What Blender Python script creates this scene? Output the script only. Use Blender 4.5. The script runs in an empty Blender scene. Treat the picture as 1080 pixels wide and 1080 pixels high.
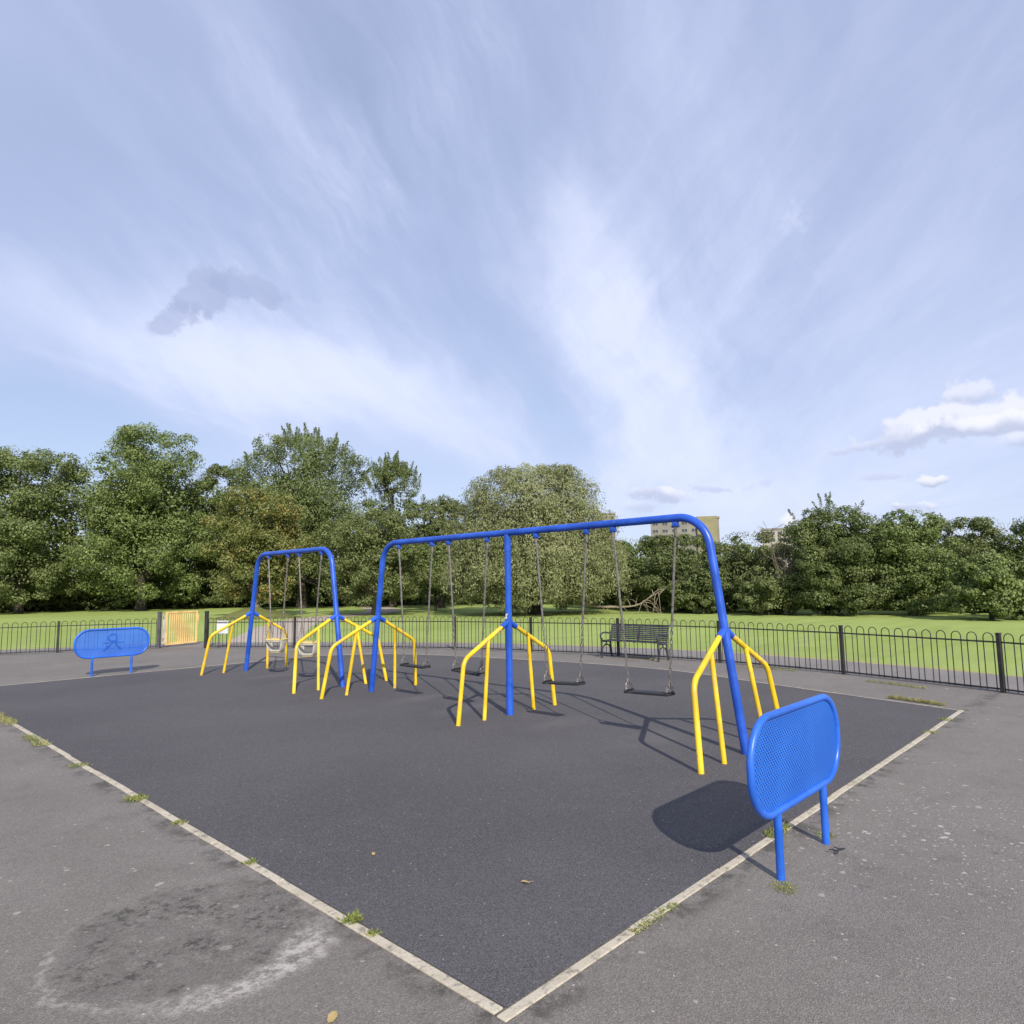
import bpy, bmesh, math, random
import numpy as np
from mathutils import Vector, Matrix
random.seed(7)
S = bpy.context.scene
COL = S.collection
PI = math.pi

# ------------------------------------------------------------------ helpers
class MB:
    """collects shapes; build() links them as one mesh object"""
    def __init__(self): self.v = []; self.f = []
    def add(self, vs, fs):
        o = len(self.v); self.v += [tuple(p) for p in vs]; self.f += [tuple(i+o for i in q) for q in fs]
        return self
    def box(self, c, s, rot=None, bev=0.0):
        bm = bmesh.new(); bmesh.ops.create_cube(bm, size=1)
        for v in bm.verts: v.co = Vector((v.co.x*s[0], v.co.y*s[1], v.co.z*s[2]))
        if bev: bmesh.ops.bevel(bm, geom=bm.edges[:], offset=bev, segments=2, affect='EDGES', profile=.6)
        m = (rot.to_4x4() if rot else Matrix.Identity(4)); m = Matrix.Translation(c) @ m
        bm.verts.index_update()
        self.add([m @ v.co for v in bm.verts], [[v.index for v in f.verts] for f in bm.faces]); bm.free()
        return self
    def tube(self, pts, r, n=10, closed=False, sx=1.0):
        pts = [Vector(p) for p in pts]; N = len(pts)
        rs = r if isinstance(r, (list, tuple)) else [r]*N
        T = []
        for i in range(N):
            a = pts[(i-1) % N] if (closed or i > 0) else pts[i]
            b = pts[(i+1) % N] if (closed or i < N-1) else pts[i]
            t = (b-a); T.append(t.normalized() if t.length > 1e-9 else Vector((0, 0, 1)))
        ref = Vector((0, 0, 1)) if abs(T[0].z) < .9 else Vector((1, 0, 0))
        u = T[0].cross(ref).normalized(); vs = []
        for i in range(N):
            u = (u - T[i]*u.dot(T[i])).normalized(); w = T[i].cross(u)
            for k in range(n):
                a = 2*PI*k/n
                vs.append(pts[i] + (u*math.cos(a)*sx + w*math.sin(a))*rs[i])
        fs = []
        for i in range(N if closed else N-1):
            j = (i+1) % N
            for k in range(n):
                fs.append((i*n+k, i*n+(k+1) % n, j*n+(k+1) % n, j*n+k))
        if not closed:
            fs.append(tuple(range(n-1, -1, -1))); fs.append(tuple((N-1)*n+k for k in range(n)))
        return self.add(vs, fs)
    def prism(self, poly, z0, z1):
        n = len(poly); vs = [(x, y, z0) for x, y in poly]+[(x, y, z1) for x, y in poly]
        fs = [tuple(range(n-1, -1, -1)), tuple(range(n, 2*n))]+[(i, (i+1) % n, n+(i+1) % n, n+i) for i in range(n)]
        return self.add(vs, fs)
    def build(self, name, mat, parent=None, smooth=True, loc=None):
        me = bpy.data.meshes.new(name); me.from_pydata(self.v, [], self.f); me.update()
        if smooth:
            me.shade_smooth() if hasattr(me, 'shade_smooth') else None
            try: me.set_sharp_from_angle(angle=math.radians(38))
            except Exception: pass
        me.materials.append(mat)
        o = bpy.data.objects.new(name, me); COL.objects.link(o)
        if parent: o.parent = parent
        if loc: o.location = loc
        return o

def tag(o, label=None, cat=None, group=None, kind=None):
    if label: o['label'] = label
    if cat: o['category'] = cat
    if group: o['group'] = group
    if kind: o['kind'] = kind
    return o
def thing(name, loc, label, cat, group=None, rz=0):
    o = bpy.data.objects.new(name, None); COL.objects.link(o)
    o.empty_display_size = .2; o.location = loc; o.rotation_euler = (0, 0, rz)
    return tag(o, label, cat, group)
def dup(root, loc, label, rz=None):
    r = root.copy(); COL.objects.link(r); r.location = loc; r['label'] = label
    if rz is not None: r.rotation_euler = (0, 0, rz)
    for ch in list(root.children):
        c = ch.copy(); COL.objects.link(c); c.parent = r
        for g in list(ch.children):
            d = g.copy(); COL.objects.link(d); d.parent = c
    return r
def fillet(pts, radii, n=8):
    pts = [Vector(p) for p in pts]; out = [pts[0]]
    for i in range(1, len(pts)-1):
        p = pts[i]; a = (pts[i-1]-p).normalized(); b = (pts[i+1]-p).normalized(); r = radii[i-1]
        ang = a.angle(b); d = r/math.tan(ang/2)
        p0 = p+a*d; p1 = p+b*d
        c = p + (a+b).normalized()*(r/math.sin(ang/2))
        e0 = p0-c; e1 = p1-c; tot = e0.angle(e1)
        for k in range(n+1):
            t = k/n
            out.append(c + (e0*math.sin((1-t)*tot)+e1*math.sin(t*tot))/math.sin(tot))
    out.append(pts[-1]); return out
def catmull(P, n=8):
    P = [Vector(p) for p in P]; out = []
    for i in range(len(P)-1):
        p0 = P[max(i-1, 0)]; p1 = P[i]; p2 = P[i+1]; p3 = P[min(i+2, len(P)-1)]
        for k in range(n):
            t = k/n
            out.append(.5*((2*p1)+(p2-p0)*t+(2*p0-5*p1+4*p2-p3)*t*t+(3*p1-p0-3*p2+p3)*t**3))
    out.append(P[-1]); return out

# ------------------------------------------------------------------ materials
class NT:
    def __init__(self, name):
        self.m = bpy.data.materials.new(name); self.m.use_nodes = True
        self.t = self.m.node_tree; self.t.nodes.clear()
        self.out = self.n('ShaderNodeOutputMaterial')
    def n(self, typ, ins=None, **kw):
        x = self.t.nodes.new(typ)
        for k, v in kw.items(): setattr(x, k, v)
        for k, v in (ins or {}).items():
            s = x.inputs[k]
            if isinstance(v, bpy.types.NodeSocket): self.t.links.new(v, s)
            else: s.default_value = v
        return x
    def link(self, a, b): self.t.links.new(a, b)
    def math(self, op, a, b=0.0, clamp=False):
        x = self.n('ShaderNodeMath', {0: a, 1: b}, operation=op); x.use_clamp = clamp; return x.outputs[0]
    def mix(self, f, a, b, blend='MIX'):
        x = self.n('ShaderNodeMix', data_type='RGBA', blend_type=blend)
        for s, v in ((x.inputs[0], f), (x.inputs[6], a), (x.inputs[7], b)):
            if isinstance(v, bpy.types.NodeSocket): self.link(v, s)
            else: s.default_value = v if not isinstance(v, tuple) or len(v) == 4 else (*v, 1)
        return x.outputs[2]
    def noise(self, vec, scale, detail=3, rough=.55, dist=0.0):
        return self.n('ShaderNodeTexNoise', {'Vector': vec, 'Scale': scale, 'Detail': detail, 'Roughness': rough, 'Distortion': dist}).outputs[0]
    def ramp(self, f, stops):
        x = self.n('ShaderNodeValToRGB', {0: f}); e = x.color_ramp.elements
        while len(e) < len(stops): e.new(.5)
        for k, (p, c) in zip(e, stops):
            k.position = p; k.color = (*c, 1) if isinstance(c, tuple) else (c, c, c, 1)
        return x.outputs[0]
    def step(self, f, a, b):
        x = self.n('ShaderNodeMapRange', {0: f, 1: a, 2: b, 3: 0.0, 4: 1.0}, interpolation_type='SMOOTHSTEP'); return x.outputs[0]
    def bsdf(self, col, rough=.8, spec=.5, metal=0.0, bump=None, bstr=.3, bdist=.01, **kw):
        ins = {'Base Color': col if isinstance(col, bpy.types.NodeSocket) else (*col, 1), 'Roughness': rough, 'Specular IOR Level': spec, 'Metallic': metal}
        b = self.n('ShaderNodeBsdfPrincipled', ins)
        for k, v in kw.items(): b.inputs[k].default_value = v
        if bump is not None:
            self.link(self.n('ShaderNodeBump', {'Height': bump, 'Strength': bstr, 'Distance': bdist}).outputs[0], b.inputs['Normal'])
        return b.outputs[0]
    def done(self, sh): self.link(sh, self.out.inputs[0]); return self.m
    def pos(self): return self.n('ShaderNodeNewGeometry').outputs['Position']
    def obj(self): return self.n('ShaderNodeTexCoord').outputs['Object']

def paint(name, col, worn=None, worn_amt=.62, rough=.35):
    t = NT(name); o = t.obj()
    n1 = t.noise(o, 3.0, 4); n2 = t.noise(o, 45.0, 3, .6); n3 = t.noise(o, 9.0, 5, .65)
    dark = tuple(c*.78 for c in col); lite = tuple(min(1, c*1.12+.01) for c in col)
    c = t.mix(t.step(n1, .35, .68), dark, lite)
    if worn:
        c = t.mix(t.math('MULTIPLY', t.step(n3, worn_amt, worn_amt+.09), .8), c, worn)
    c = t.mix(t.math('MULTIPLY', t.step(n2, .66, .74), .45), c, (.16, .14, .12))
    r = t.n('ShaderNodeMapRange', {0: n1, 1: .3, 2: .7, 3: rough-.08, 4: rough+.15}).outputs[0]
    return t.done(t.bsdf(c, r, .5, bump=n2, bstr=.08, bdist=.004))
M = {}
M['blue'] = paint('blue_paint', (.014, .085, .50), (.09, .20, .55), .66, .33)
M['panel_blue'] = paint('frame_blue_paint', (.018, .125, .60), (.1, .24, .6), .68, .33)
M['blue_dark'] = paint('marker_blue', (.014, .10, .48), None)
M['yellow'] = paint('yellow_paint', (.80, .53, .012), (.60, .36, .13), .56, .42)
M['gate_yellow'] = paint('faded_gate_paint', (.78, .49, .18), (.70, .52, .31), .55, .6)
M['black'] = paint('black_paint', (.020, .018, .017), (.075, .058, .045), .60, .45)
M['bench'] = paint('bench_paint', (.030, .031, .04), (.12, .12, .14), .60, .5)
M['postgrey'] = paint('gate_post_paint', (.075, .07, .078), (.16, .13, .11), .6, .6)
M['rubber'] = paint('seat_rubber', (.020, .020, .022), (.12, .115, .11), .58, .7)
M['cream'] = paint('cream_rubber', (.52, .49, .42), (.35, .32, .26), .55, .6)
M['cradle_trim'] = paint('cradle_trim', (.58, .46, .16), (.4, .36, .25), .55, .6)
M['white'] = paint('white_board_paint', (.66, .68, .72), (.4, .4, .4), .64, .5)
M['grey'] = paint('grey_board_paint', (.13, .13, .15), (.3, .3, .3), .6, .5)
M['sticker'] = paint('sticker_paint', (.75, .73, .7), (.3, .3, .3), .58, .6)
def steel():
    t = NT('galvanised_steel'); o = t.obj(); n = t.noise(o, 30, 4, .6)
    c = t.mix(t.step(n, .35, .7), (.25, .23, .21), (.12, .105, .095))
    return t.done(t.bsdf(c, .5, .5, .55, bump=n, bstr=.1))
M['steel'] = steel()

def perforated():
    t = NT('perforated_sheet'); o = t.obj()
    sp = t.n('ShaderNodeSeparateXYZ', {0: o})
    k = 2*PI/.021
    a = t.math('SINE', t.math('MULTIPLY', t.math('ADD', sp.outputs[0], sp.outputs[2]), k*.7071))
    b = t.math('SINE', t.math('MULTIPLY', t.math('SUBTRACT', sp.outputs[0], sp.outputs[2]), k*.7071))
    d = t.math('ADD', a, b)
    hole = t.step(d, 1.0, 1.1)
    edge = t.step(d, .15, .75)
    n1 = t.noise(o, 3.0, 4); n3 = t.noise(o, 8.0, 6, .7)
    c = t.mix(t.step(n1, .35, .68), (.017, .135, .60), (.024, .165, .68))
    c = t.mix(t.math('MULTIPLY', t.step(n3, .6, .72), .35), c, (.10, .22, .58))
    c = t.mix(t.math('MULTIPLY', edge, .55), c, (.006, .035, .19))  # shade of the hole walls, painted as darker blue round each hole
    dimple = t.step(d, .0, .8)
    sh = t.bsdf(c, .42, .5, bump=t.math('SUBTRACT', 1.0, dimple), bstr=.5, bdist=.003)
    tr = t.n('ShaderNodeBsdfTransparent').outputs[0]
    return t.done(t.n('ShaderNodeMixShader', {0: hole, 1: sh, 2: tr}).outputs[0])
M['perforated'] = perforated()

def vor(t, vec, scale, rnd=1.0):
    return t.n('ShaderNodeTexVoronoi', {'Vector': vec, 'Scale': scale, 'Randomness': rnd})
def tarmac(name, c0, c1, patch=False, gum=True):
    t = NT(name); p = t.pos()
    big = t.noise(p, .55, 5, .6); mid = t.noise(p, 3.2, 5, .65); fine = t.noise(p, 95, 3, .7); agg = vor(t, p, 160)
    c = t.mix(t.step(big, .3, .7), c0, c1)
    c = t.mix(t.math('MULTIPLY', t.step(mid, .50, .72), .35), c, tuple(x*.6 for x in c0))
    ar = t.n('ShaderNodeSeparateColor', {0: agg.outputs['Color']}).outputs[0]
    c = t.mix(t.math('MULTIPLY', t.step(ar, .55, 1.0), .32), c, tuple(min(1, x*1.75) for x in c1))
    c = t.mix(t.math('MULTIPLY', t.step(ar, .45, 0.0), .36), c, tuple(x*.45 for x in c0))
    h = t.math('ADD', t.math('MULTIPLY', fine, .5), agg.outputs['Distance'])
    # pale single chips of stone and old gum
    for sc, lo, hi, dens, col, amt in ((26, .12, .16, .90, (.50, .46, .40), .8), (60, .13, .2, .84, (.45, .42, .37), .6)) + (((5.0, .09, .115, .62, (.38, .35, .30), .8), (11.0, .11, .14, .80, (.38, .35, .30), .7)) if gum else ()):
        w = t.n('ShaderNodeVectorMath', {0: p, 1: t.n('ShaderNodeVectorMath', {0: t.n('ShaderNodeTexNoise', {'Vector': p, 'Scale': sc*1.7}).outputs[1], 'Scale': .35/sc}, operation='SCALE').outputs[0]}, operation='ADD').outputs[0]
        v = vor(t, w, sc); sc3 = t.n('ShaderNodeSeparateColor', {0: v.outputs['Color']})
        on = t.math('MULTIPLY', t.math('GREATER_THAN', sc3.outputs[0], dens), t.math('SUBTRACT', 1.0, t.step(t.math('DIVIDE', v.outputs['Distance'], t.math('ADD', .35, sc3.outputs[1])), lo, hi)))
        c = t.mix(t.math('MULTIPLY', on, amt), c, col)
    if patch:
        sx = t.n('ShaderNodeSeparateXYZ', {0: p}); gx, gy = sx.outputs[0], sx.outputs[1]
        # grime gathered along the outside of the kerb, and old gum and chips in the corner by the barrier
        kx = t.math('MULTIPLY', t.math('SUBTRACT', 1.0, t.step(t.math('ABSOLUTE', t.math('SUBTRACT', gx, 1.99)), .01, .17)), t.math('GREATER_THAN', gy, 1.95))
        ky = t.math('MULTIPLY', t.math('SUBTRACT', 1.0, t.step(t.math('ABSOLUTE', t.math('SUBTRACT', gy, 1.97)), .01, .17)), t.math('GREATER_THAN', gx, 1.95))
        gn = t.noise(p, 4.0, 6, .7)
        c = t.mix(t.math('MULTIPLY', t.math('MULTIPLY', t.math('MAXIMUM', kx, ky), t.step(gn, .45, .62)), .75), c, (.05, .047, .038))
        smg = t.noise(p, 1.7, 6, .68)
        c = t.mix(t.math('MULTIPLY', t.step(smg, .64, .72), .55), c, (.055, .05, .046))
        gd = t.n('ShaderNodeVectorMath', {0: t.n('ShaderNodeVectorMath', {0: p, 1: (5.4, 1.15, 0)}, operation='SUBTRACT').outputs[0]}, operation='LENGTH').outputs['Value']
        near = t.math('SUBTRACT', 1.0, t.step(gd, .5, 2.1))
        for sc, lo, hi, dn in ((9.0, .13, .17, .98), (17.0, .14, .19, .95), (34, .14, .22, .86)):
            ww = t.n('ShaderNodeVectorMath', {0: p, 1: t.n('ShaderNodeVectorMath', {0: t.n('ShaderNodeTexNoise', {'Vector': p, 'Scale': sc*1.6}).outputs[1], 'Scale': .5/sc}, operation='SCALE').outputs[0]}, operation='ADD').outputs[0]
            v = vor(t, ww, sc); s3 = t.n('ShaderNodeSeparateColor', {0: v.outputs['Color']})
            thr = t.math('SUBTRACT', dn, t.math('MULTIPLY', near, .24))
            on = t.math('MULTIPLY', t.math('GREATER_THAN', s3.outputs[0], thr), t.math('SUBTRACT', 1.0, t.step(t.math('DIVIDE', v.outputs['Distance'], t.math('ADD', .5, s3.outputs[1])), lo, hi)))
            c = t.mix(t.math('MULTIPLY', on, t.math('MULTIPLY', near, .85)), c, (.46, .43, .37))
        q = t.n('ShaderNodeMapping', {'Vector': p, 'Location': (0, 0, 0)}).outputs[0]
        # a worn hollow: ragged oval in the ground plane with a salt-white rim on its near side
        sub = t.n('ShaderNodeVectorMath', {0: p, 1: (1.455, 3.645, 0)}, operation='SUBTRACT').outputs[0]
        rot = t.n('ShaderNodeVectorRotate', {'Vector': sub, 'Angle': 0.0}, rotation_type='Z_AXIS').outputs[0]
        scl = t.n('ShaderNodeVectorMath', {0: rot, 1: (1/.60, 1/.66, 0)}, operation='MULTIPLY').outputs[0]
        d = t.n('ShaderNodeVectorMath', {0: scl}, operation='LENGTH').outputs['Value']
        wob = t.math('MULTIPLY', t.math('SUBTRACT', t.noise(p, 2.2, 8, .66), .5), .75)
        d = t.math('ADD', d, wob)
        inside = t.math('SUBTRACT', 1.0, t.step(d, .82, 1.0))
        pit = t.noise(p, 20, 8, .75); pit2 = t.noise(p, 4.5, 5, .6)
        c = t.mix(t.math('MULTIPLY', inside, .30), c, tuple(x*.62 for x in c0))
        c = t.mix(t.math('MULTIPLY', t.math('MULTIPLY', inside, t.math('MULTIPLY', t.step(pit, .47, .60), t.step(t.noise(p, 3.6, 4, .6), .40, .62))), .8), c, tuple(x*.26 for x in c0))
        moss = t.math('MULTIPLY', t.math('MULTIPLY', inside, t.step(pit2, .56, .68)), t.step(pit, .42, .6))
        c = t.mix(t.math('MULTIPLY', moss, .75), c, (.045, .05, .028))
        silt = t.math('MULTIPLY', t.math('MULTIPLY', inside, t.step(t.noise(p, 7.5, 7, .7), .50, .62)), t.step(t.noise(p, 70, 3, .7), .40, .6))
        c = t.mix(t.math('MULTIPLY', silt, .6), c, (.26, .24, .21))
        side = t.n('ShaderNodeVectorMath', {0: scl, 1: (.45, -.9, 0)}, operation='DOT_PRODUCT').outputs['Value']
        sm = t.step(side, .15, .95)
        west = t.step(t.n('ShaderNodeVectorMath', {0: scl, 1: (-1.0, 0, 0)}, operation='DOT_PRODUCT').outputs['Value'], .55, 1.0)
        wid = t.math('ADD', .045, t.math('MULTIPLY', sm, .19))
        ring = t.math('SUBTRACT', 1.0, t.step(t.math('DIVIDE', t.math('ABSOLUTE', t.math('SUBTRACT', d, .99)), wid),   .1, 1.0))
        rn = t.step(t.noise(p, 17, 7, .75), .36, .66)
        east = t.math('SUBTRACT', 1.0, t.step(t.n('ShaderNodeVectorMath', {0: scl, 1: (1.0, .75, 0)}, operation='DOT_PRODUCT').outputs['Value'], -.05, .5))
        amt = t.math('MULTIPLY', t.math('MULTIPLY', ring, t.math('MULTIPLY', rn, t.math('ADD', .2, t.math('MULTIPLY', east, .8)))), t.math('ADD', .12, t.math('MULTIPLY', t.math('MAXIMUM', sm, t.math('MULTIPLY', west, .4)), .62), True))
        c = t.mix(amt, c, (.58, .535, .475))
        h = t.math('SUBTRACT', h, t.math('MULTIPLY', t.math('MULTIPLY', inside, pit), 2.2))
    return t.done(t.bsdf(c, .85, .35, bump=h, bstr=.55, bdist=.006))
M['tarmac'] = tarmac('weathered_tarmac', (.168, .149, .130), (.208, .188, .167), True)
M['path'] = tarmac('path_tarmac', (.205, .186, .170), (.24, .22, .203), False, False)
M['gravel_path'] = tarmac('pale_path', (.40, .335, .27), (.46, .39, .32), False, False)

def rubber_pad():
    t = NT('wetpour_rubber'); p = t.pos()
    big = t.noise(p, .35, 4, .55); mid = t.noise(p, 2.2, 5, .6); agg = vor(t, p, 190); fine = t.noise(p, 60, 3, .7)
    c = t.mix(t.step(big, .3, .7), (.082, .076, .076), (.108, .101, .100))
    c = t.mix(t.math('MULTIPLY', t.step(mid, .52, .75), .3), c, (.125, .118, .122))
    ar = t.n('ShaderNodeSeparateColor', {0: agg.outputs['Color']}).outputs[0]
    c = t.mix(t.math('MULTIPLY', t.step(ar, .6, 1.0), .55), c, (.185, .178, .195))
    c = t.mix(t.math('MULTIPLY', t.step(ar, .45, 0.0), .6), c, (.030, .028, .035))
    for sc, dens, col in ((7, .9, (.30, .24, .13)), (30, .93, (.4, .38, .34)), (55, .93, (.33, .31, .27))):
        v = vor(t, p, sc); s3 = t.n('ShaderNodeSeparateColor', {0: v.outputs['Color']})
        on = t.math('MULTIPLY', t.math('GREATER_THAN', s3.outputs[0], dens), t.math('SUBTRACT', 1.0, t.step(v.outputs['Distance'], .05 if sc < 10 else .13, .07 if sc < 10 else .18)))
        c = t.mix(t.math('MULTIPLY', on, .75), c, col)
    for sy in (4.2, 5.4, 7.1, 8.28, 11.4, 12.6):
        sv = t.n('ShaderNodeVectorMath', {0: t.n('ShaderNodeVectorMath', {0: p, 1: (6.5, sy, 0)}, operation='SUBTRACT').outputs[0], 1: (1/.85, 1/.34, 0)}, operation='MULTIPLY').outputs[0]
        sd = t.n('ShaderNodeVectorMath', {0: sv}, operation='LENGTH').outputs['Value']
        c = t.mix(t.math('MULTIPLY', t.math('MULTIPLY', t.math('SUBTRACT', 1.0, t.step(sd, .3, 1.0)), t.step(mid, .3, .6)), .4), c, (.15, .14, .138))
    fl = t.math('MULTIPLY', t.step(t.noise(p, 34, 4, .75), .60, .68), t.step(t.noise(p, .8, 5, .7), .52, .66))
    c = t.mix(t.math('MULTIPLY', fl, .5), c, (.27, .235, .19))
    h = t.math('ADD', t.math('MULTIPLY', fine, .6), agg.outputs['Distance'])
    return t.done(t.bsdf(c, .9, .3, bump=h, bstr=.6, bdist=.006))
M['pad'] = rubber_pad()
def concrete():
    t = NT('concrete_edging'); p = t.pos()
    n = t.noise(p, 6, 5, .65); f = t.noise(p, 80, 3, .7); a = vor(t, p, 120)
    c = t.mix(t.step(n, .35, .7), (.53, .47, .365), (.43, .375, .285))
    c = t.mix(t.math('MULTIPLY', t.step(f, .54, .68), .55), c, (.2, .175, .14))
    c = t.mix(t.math('MULTIPLY', t.step(t.noise(p, 14, 6, .72), .52, .64), .7), c, (.17, .155, .125))
    c = t.mix(t.math('MULTIPLY', t.step(t.noise(p, 2.3, 4), .6, .7), .4), c, (.2, .2, .12))
    return t.done(t.bsdf(c, .85, .3, bump=f, bstr=.5, bdist=.004))
M['concrete'] = concrete()
def lawn(name, a, b, dry, dryamt):
    t = NT(name); p = t.pos()
    big = t.noise(p, .11, 4, .55); mid = t.noise(p, .9, 5, .65)
    st = t.n('ShaderNodeMapping', {'Vector': p, 'Scale': (1, 1, 1)}).outputs[0]
    fine = t.noise(st, 16, 5, .75); vf = t.noise(p, 55, 2, .8)
    c = t.mix(t.step(big, .35, .65), a, b)
    c = t.mix(t.math('MULTIPLY', t.step(mid, .5, .75), dryamt), c, dry)
    stripe = t.noise(t.n('ShaderNodeMapping', {'Vector': p, 'Rotation': (0, 0, .35), 'Scale': (.12, 1.3, 1)}).outputs[0], 1.0, 4, .6)
    c = t.mix(t.math('MULTIPLY', t.step(stripe, .48, .66), .35), c, tuple(x*.7 for x in a))
    c = t.mix(t.math('MULTIPLY', t.step(fine, .47, .68), .38), c, tuple(x*.5 for x in a))
    c = t.mix(t.math('MULTIPLY', t.step(vf, .55, .72), .35), c, tuple(min(1, x*1.4) for x in b))
    h = t.math('ADD', fine, vf)
    return t.done(t.bsdf(c, .9, .15, bump=h, bstr=.5, bdist=.04))
M['lawn'] = lawn('mown_lawn', (.295, .37, .095), (.345, .425, .122), (.43, .44, .175), .55)
M['dry'] = lawn('dry_verge', (.44, .35, .18), (.36, .32, .13), (.48, .38, .22), .7)
M['mound'] = lawn('rough_grass', (.15, .17, .055), (.2, .2, .075), (.26, .22, .11), .6)
def bark(name, a, b):
    t = NT(name); o = t.obj()
    s = t.n('ShaderNodeMapping', {'Vector': o, 'Scale': (6, 6, 1.2)}).outputs[0]
    n = t.noise(s, 2.5, 6, .7)
    return t.done(t.bsdf(t.mix(t.step(n, .35, .65), a, b), .9, .2, bump=n, bstr=.8, bdist=.05))
M['bark'] = bark('bark', (.04, .034, .026), (.09, .078, .06))
M['bark_pale'] = bark('pale_bark', (.13, .11, .08), (.25, .21, .16))
M['dead'] = bark('dead_wood', (.20, .165, .11), (.34, .29, .21))
def leafmat(name, cols, trans=.22, patch=None):
    """hue varies from leaf to leaf and in loose natural patches"""
    t = NT(name); g = t.n('ShaderNodeNewGeometry'); o = t.obj()
    r = g.outputs['Random Per Island']
    c = t.ramp(r, [(i/(len(cols)-1), k) for i, k in enumerate(cols)])
    n = t.noise(o, .9, 3)
    c = t.mix(t.math('MULTIPLY', t.step(n, .45, .7), .35), c, tuple(min(1, x*1.35) for x in cols[-1]))
    if patch:
        pn = t.noise(o, .75, 3, .6)
        c = t.mix(t.math('MULTIPLY', t.step(t.math('ADD', pn, t.math('MULTIPLY', r, .25)), .68, .82), .75), c, patch)
    d = t.bsdf(c, .55, .35)
    tl = t.n('ShaderNodeBsdfTranslucent', {'Color': t.mix(.4, c, (.20, .26, .03))}).outputs[0]
    return t.done(t.n('ShaderNodeMixShader', {0: trans, 1: d, 2: tl}).outputs[0])
M['lf_dark'] = leafmat('dark_green_leaf', [(0.077, 0.107, 0.032), (0.116, 0.151, 0.046), (0.179, 0.208, 0.077)])
M['lf_mid'] = leafmat('mid_green_leaf', [(0.097, 0.131, 0.039), (0.144, 0.187, 0.058), (0.218, 0.248, 0.097)])
M['lf_autumn'] = leafmat('turning_leaf', [(0.125, 0.157, 0.044), (0.183, 0.208, 0.060), (0.260, 0.253, 0.092)], .28, (.42, .29, .08))
M['lf_willow'] = leafmat('sage_willow_leaf', [(.185, .202, .085), (.235, .250, .110), (.300, .308, .152)], .22)
M['lf_bush'] = leafmat('bush_leaf', [(0.092, 0.121, 0.039), (0.140, 0.172, 0.055), (0.218, 0.241, 0.097)])
M['lf_light'] = leafmat('light_green_leaf', [(0.104, 0.148, 0.039), (0.160, 0.212, 0.060), (0.232, 0.275, 0.097)])
M['lf_weed'] = leafmat('weed_blade', [(.14, .22, .035), (.24, .28, .06), (.42, .36, .15)], .3)
M['lf_dry'] = leafmat('dry_grass_blade', [(.30, .26, .10), (.42, .35, .16), (.26, .30, .08)], .3)
M['deadleaf'] = leafmat('fallen_leaf', [(.40, .28, .10), (.5, .38, .17), (.30, .17, .06)], .15)

# ------------------------------------------------------------------ ground
def sheet(name, poly, z, mat):
    bm = bmesh.new(); vs = [bm.verts.new((x, y, z)) for x, y in poly]; f = bm.faces.new(vs)
    if f.normal.z < 0: f.normal_flip()
    bm.normal_update()
    if f.normal.z < 0: bmesh.ops.reverse_faces(bm, faces=[f])
    bmesh.ops.triangulate(bm, faces=bm.faces[:])
    me = bpy.data.meshes.new(name); bm.to_mesh(me); bm.free(); me.materials.append(mat)
    o = bpy.data.objects.new(name, me); COL.objects.link(o); o['kind'] = 'structure'; return o
sheet('lawn', [(-900, -900), (900, -900), (900, 900), (-900, 900)], 0, M['lawn'])
FR = [(9.6, -2.7), (11.25, -.45), (12.33, 1.86), (13.03, 4.3), (13.39, 6.85), (13.31, 9.34), (12.78, 11.6), (12.15, 13.75), (11.1, 15.85), (9.8, 17.9), (8.26, 20.15)]
FL = [(7.37, 21.29), (5.1, 22.34), (2.85, 23.3), (.5, 24.1), (-2, 24.6)]
def offset(P, d):
    out = []
    for i in range(len(P)):
        a = Vector(P[max(i-1, 0)]); b = Vector(P[min(i+1, len(P)-1)]); t = (b-a).normalized()
        out.append((P[i][0]+t.y*d, P[i][1]-t.x*d))
    return out
line = [(p[0], p[1]) for p in catmull([(x, y, 0) for x, y in FR+FL], 6)]
outer = offset(line, 1.9)
rnd = random.Random(3)
inner_edge = offset(line, .06)
yard = [(-30, -12), (8, -12)] + inner_edge + [(-30, 24)]
sheet('tarmac', yard, .005, M['tarmac'])
# outside path ring and its dry verge
ring_in = offset(line, .055)
bm_path = MB()
def ribbon(name, A, B, z, mat):
    m = MB(); n = len(A)
    m.add([(x, y, z) for x, y in A]+[(x, y, z) for x, y in B], [(i, n+i, n+i+1, i+1) for i in range(n-1)])
    o = m.build(name, mat, smooth=False); o['kind'] = 'structure'
    bm = bmesh.new(); bm.from_mesh(o.data); bmesh.ops.recalc_face_normals(bm, faces=bm.faces)
    if sum(f.normal.z for f in bm.faces) < 0: bmesh.ops.reverse_faces(bm, faces=bm.faces)
    bm.to_mesh(o.data); bm.free(); return o
ribbon('path', offset(line, .02), [(x+rnd.uniform(-.04, .04), y+rnd.uniform(-.04, .04)) for x, y in outer], .010, M['path'])
ribbon('verge', offset(line, 1.86), [(x+rnd.uniform(-.10, .10), y+rnd.uniform(-.10, .10)) for x, y in offset(line, 2.14)], .004, M['dry'])
bc = catmull([(9.9, 20.3, 0), (11.4, 22.6, 0), (14.6, 27.6, 0), (18.6, 32.8, 0), (21.9, 35.2, 0), (25.2, 36.4, 0), (29, 40.5, 0), (34, 49, 0)], 6)
bc = [(p.x, p.y) for p in bc]
ribbon('footpath', offset(bc, 1.15), offset(bc, -1.15), .008, M['gravel_path'])
pad = [(2.07, 2.05), (10.36, 2.05), (10.72, 3.41), (11.15, 4.97), (11.6, 6.4), (11.74, 7.6), (11.62, 9.5), (11.25, 11.5), (10.86, 13.1), (10.25, 14.4), (9.4, 15.05), (8.3, 15.33), (2.07, 15.4)]
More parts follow.
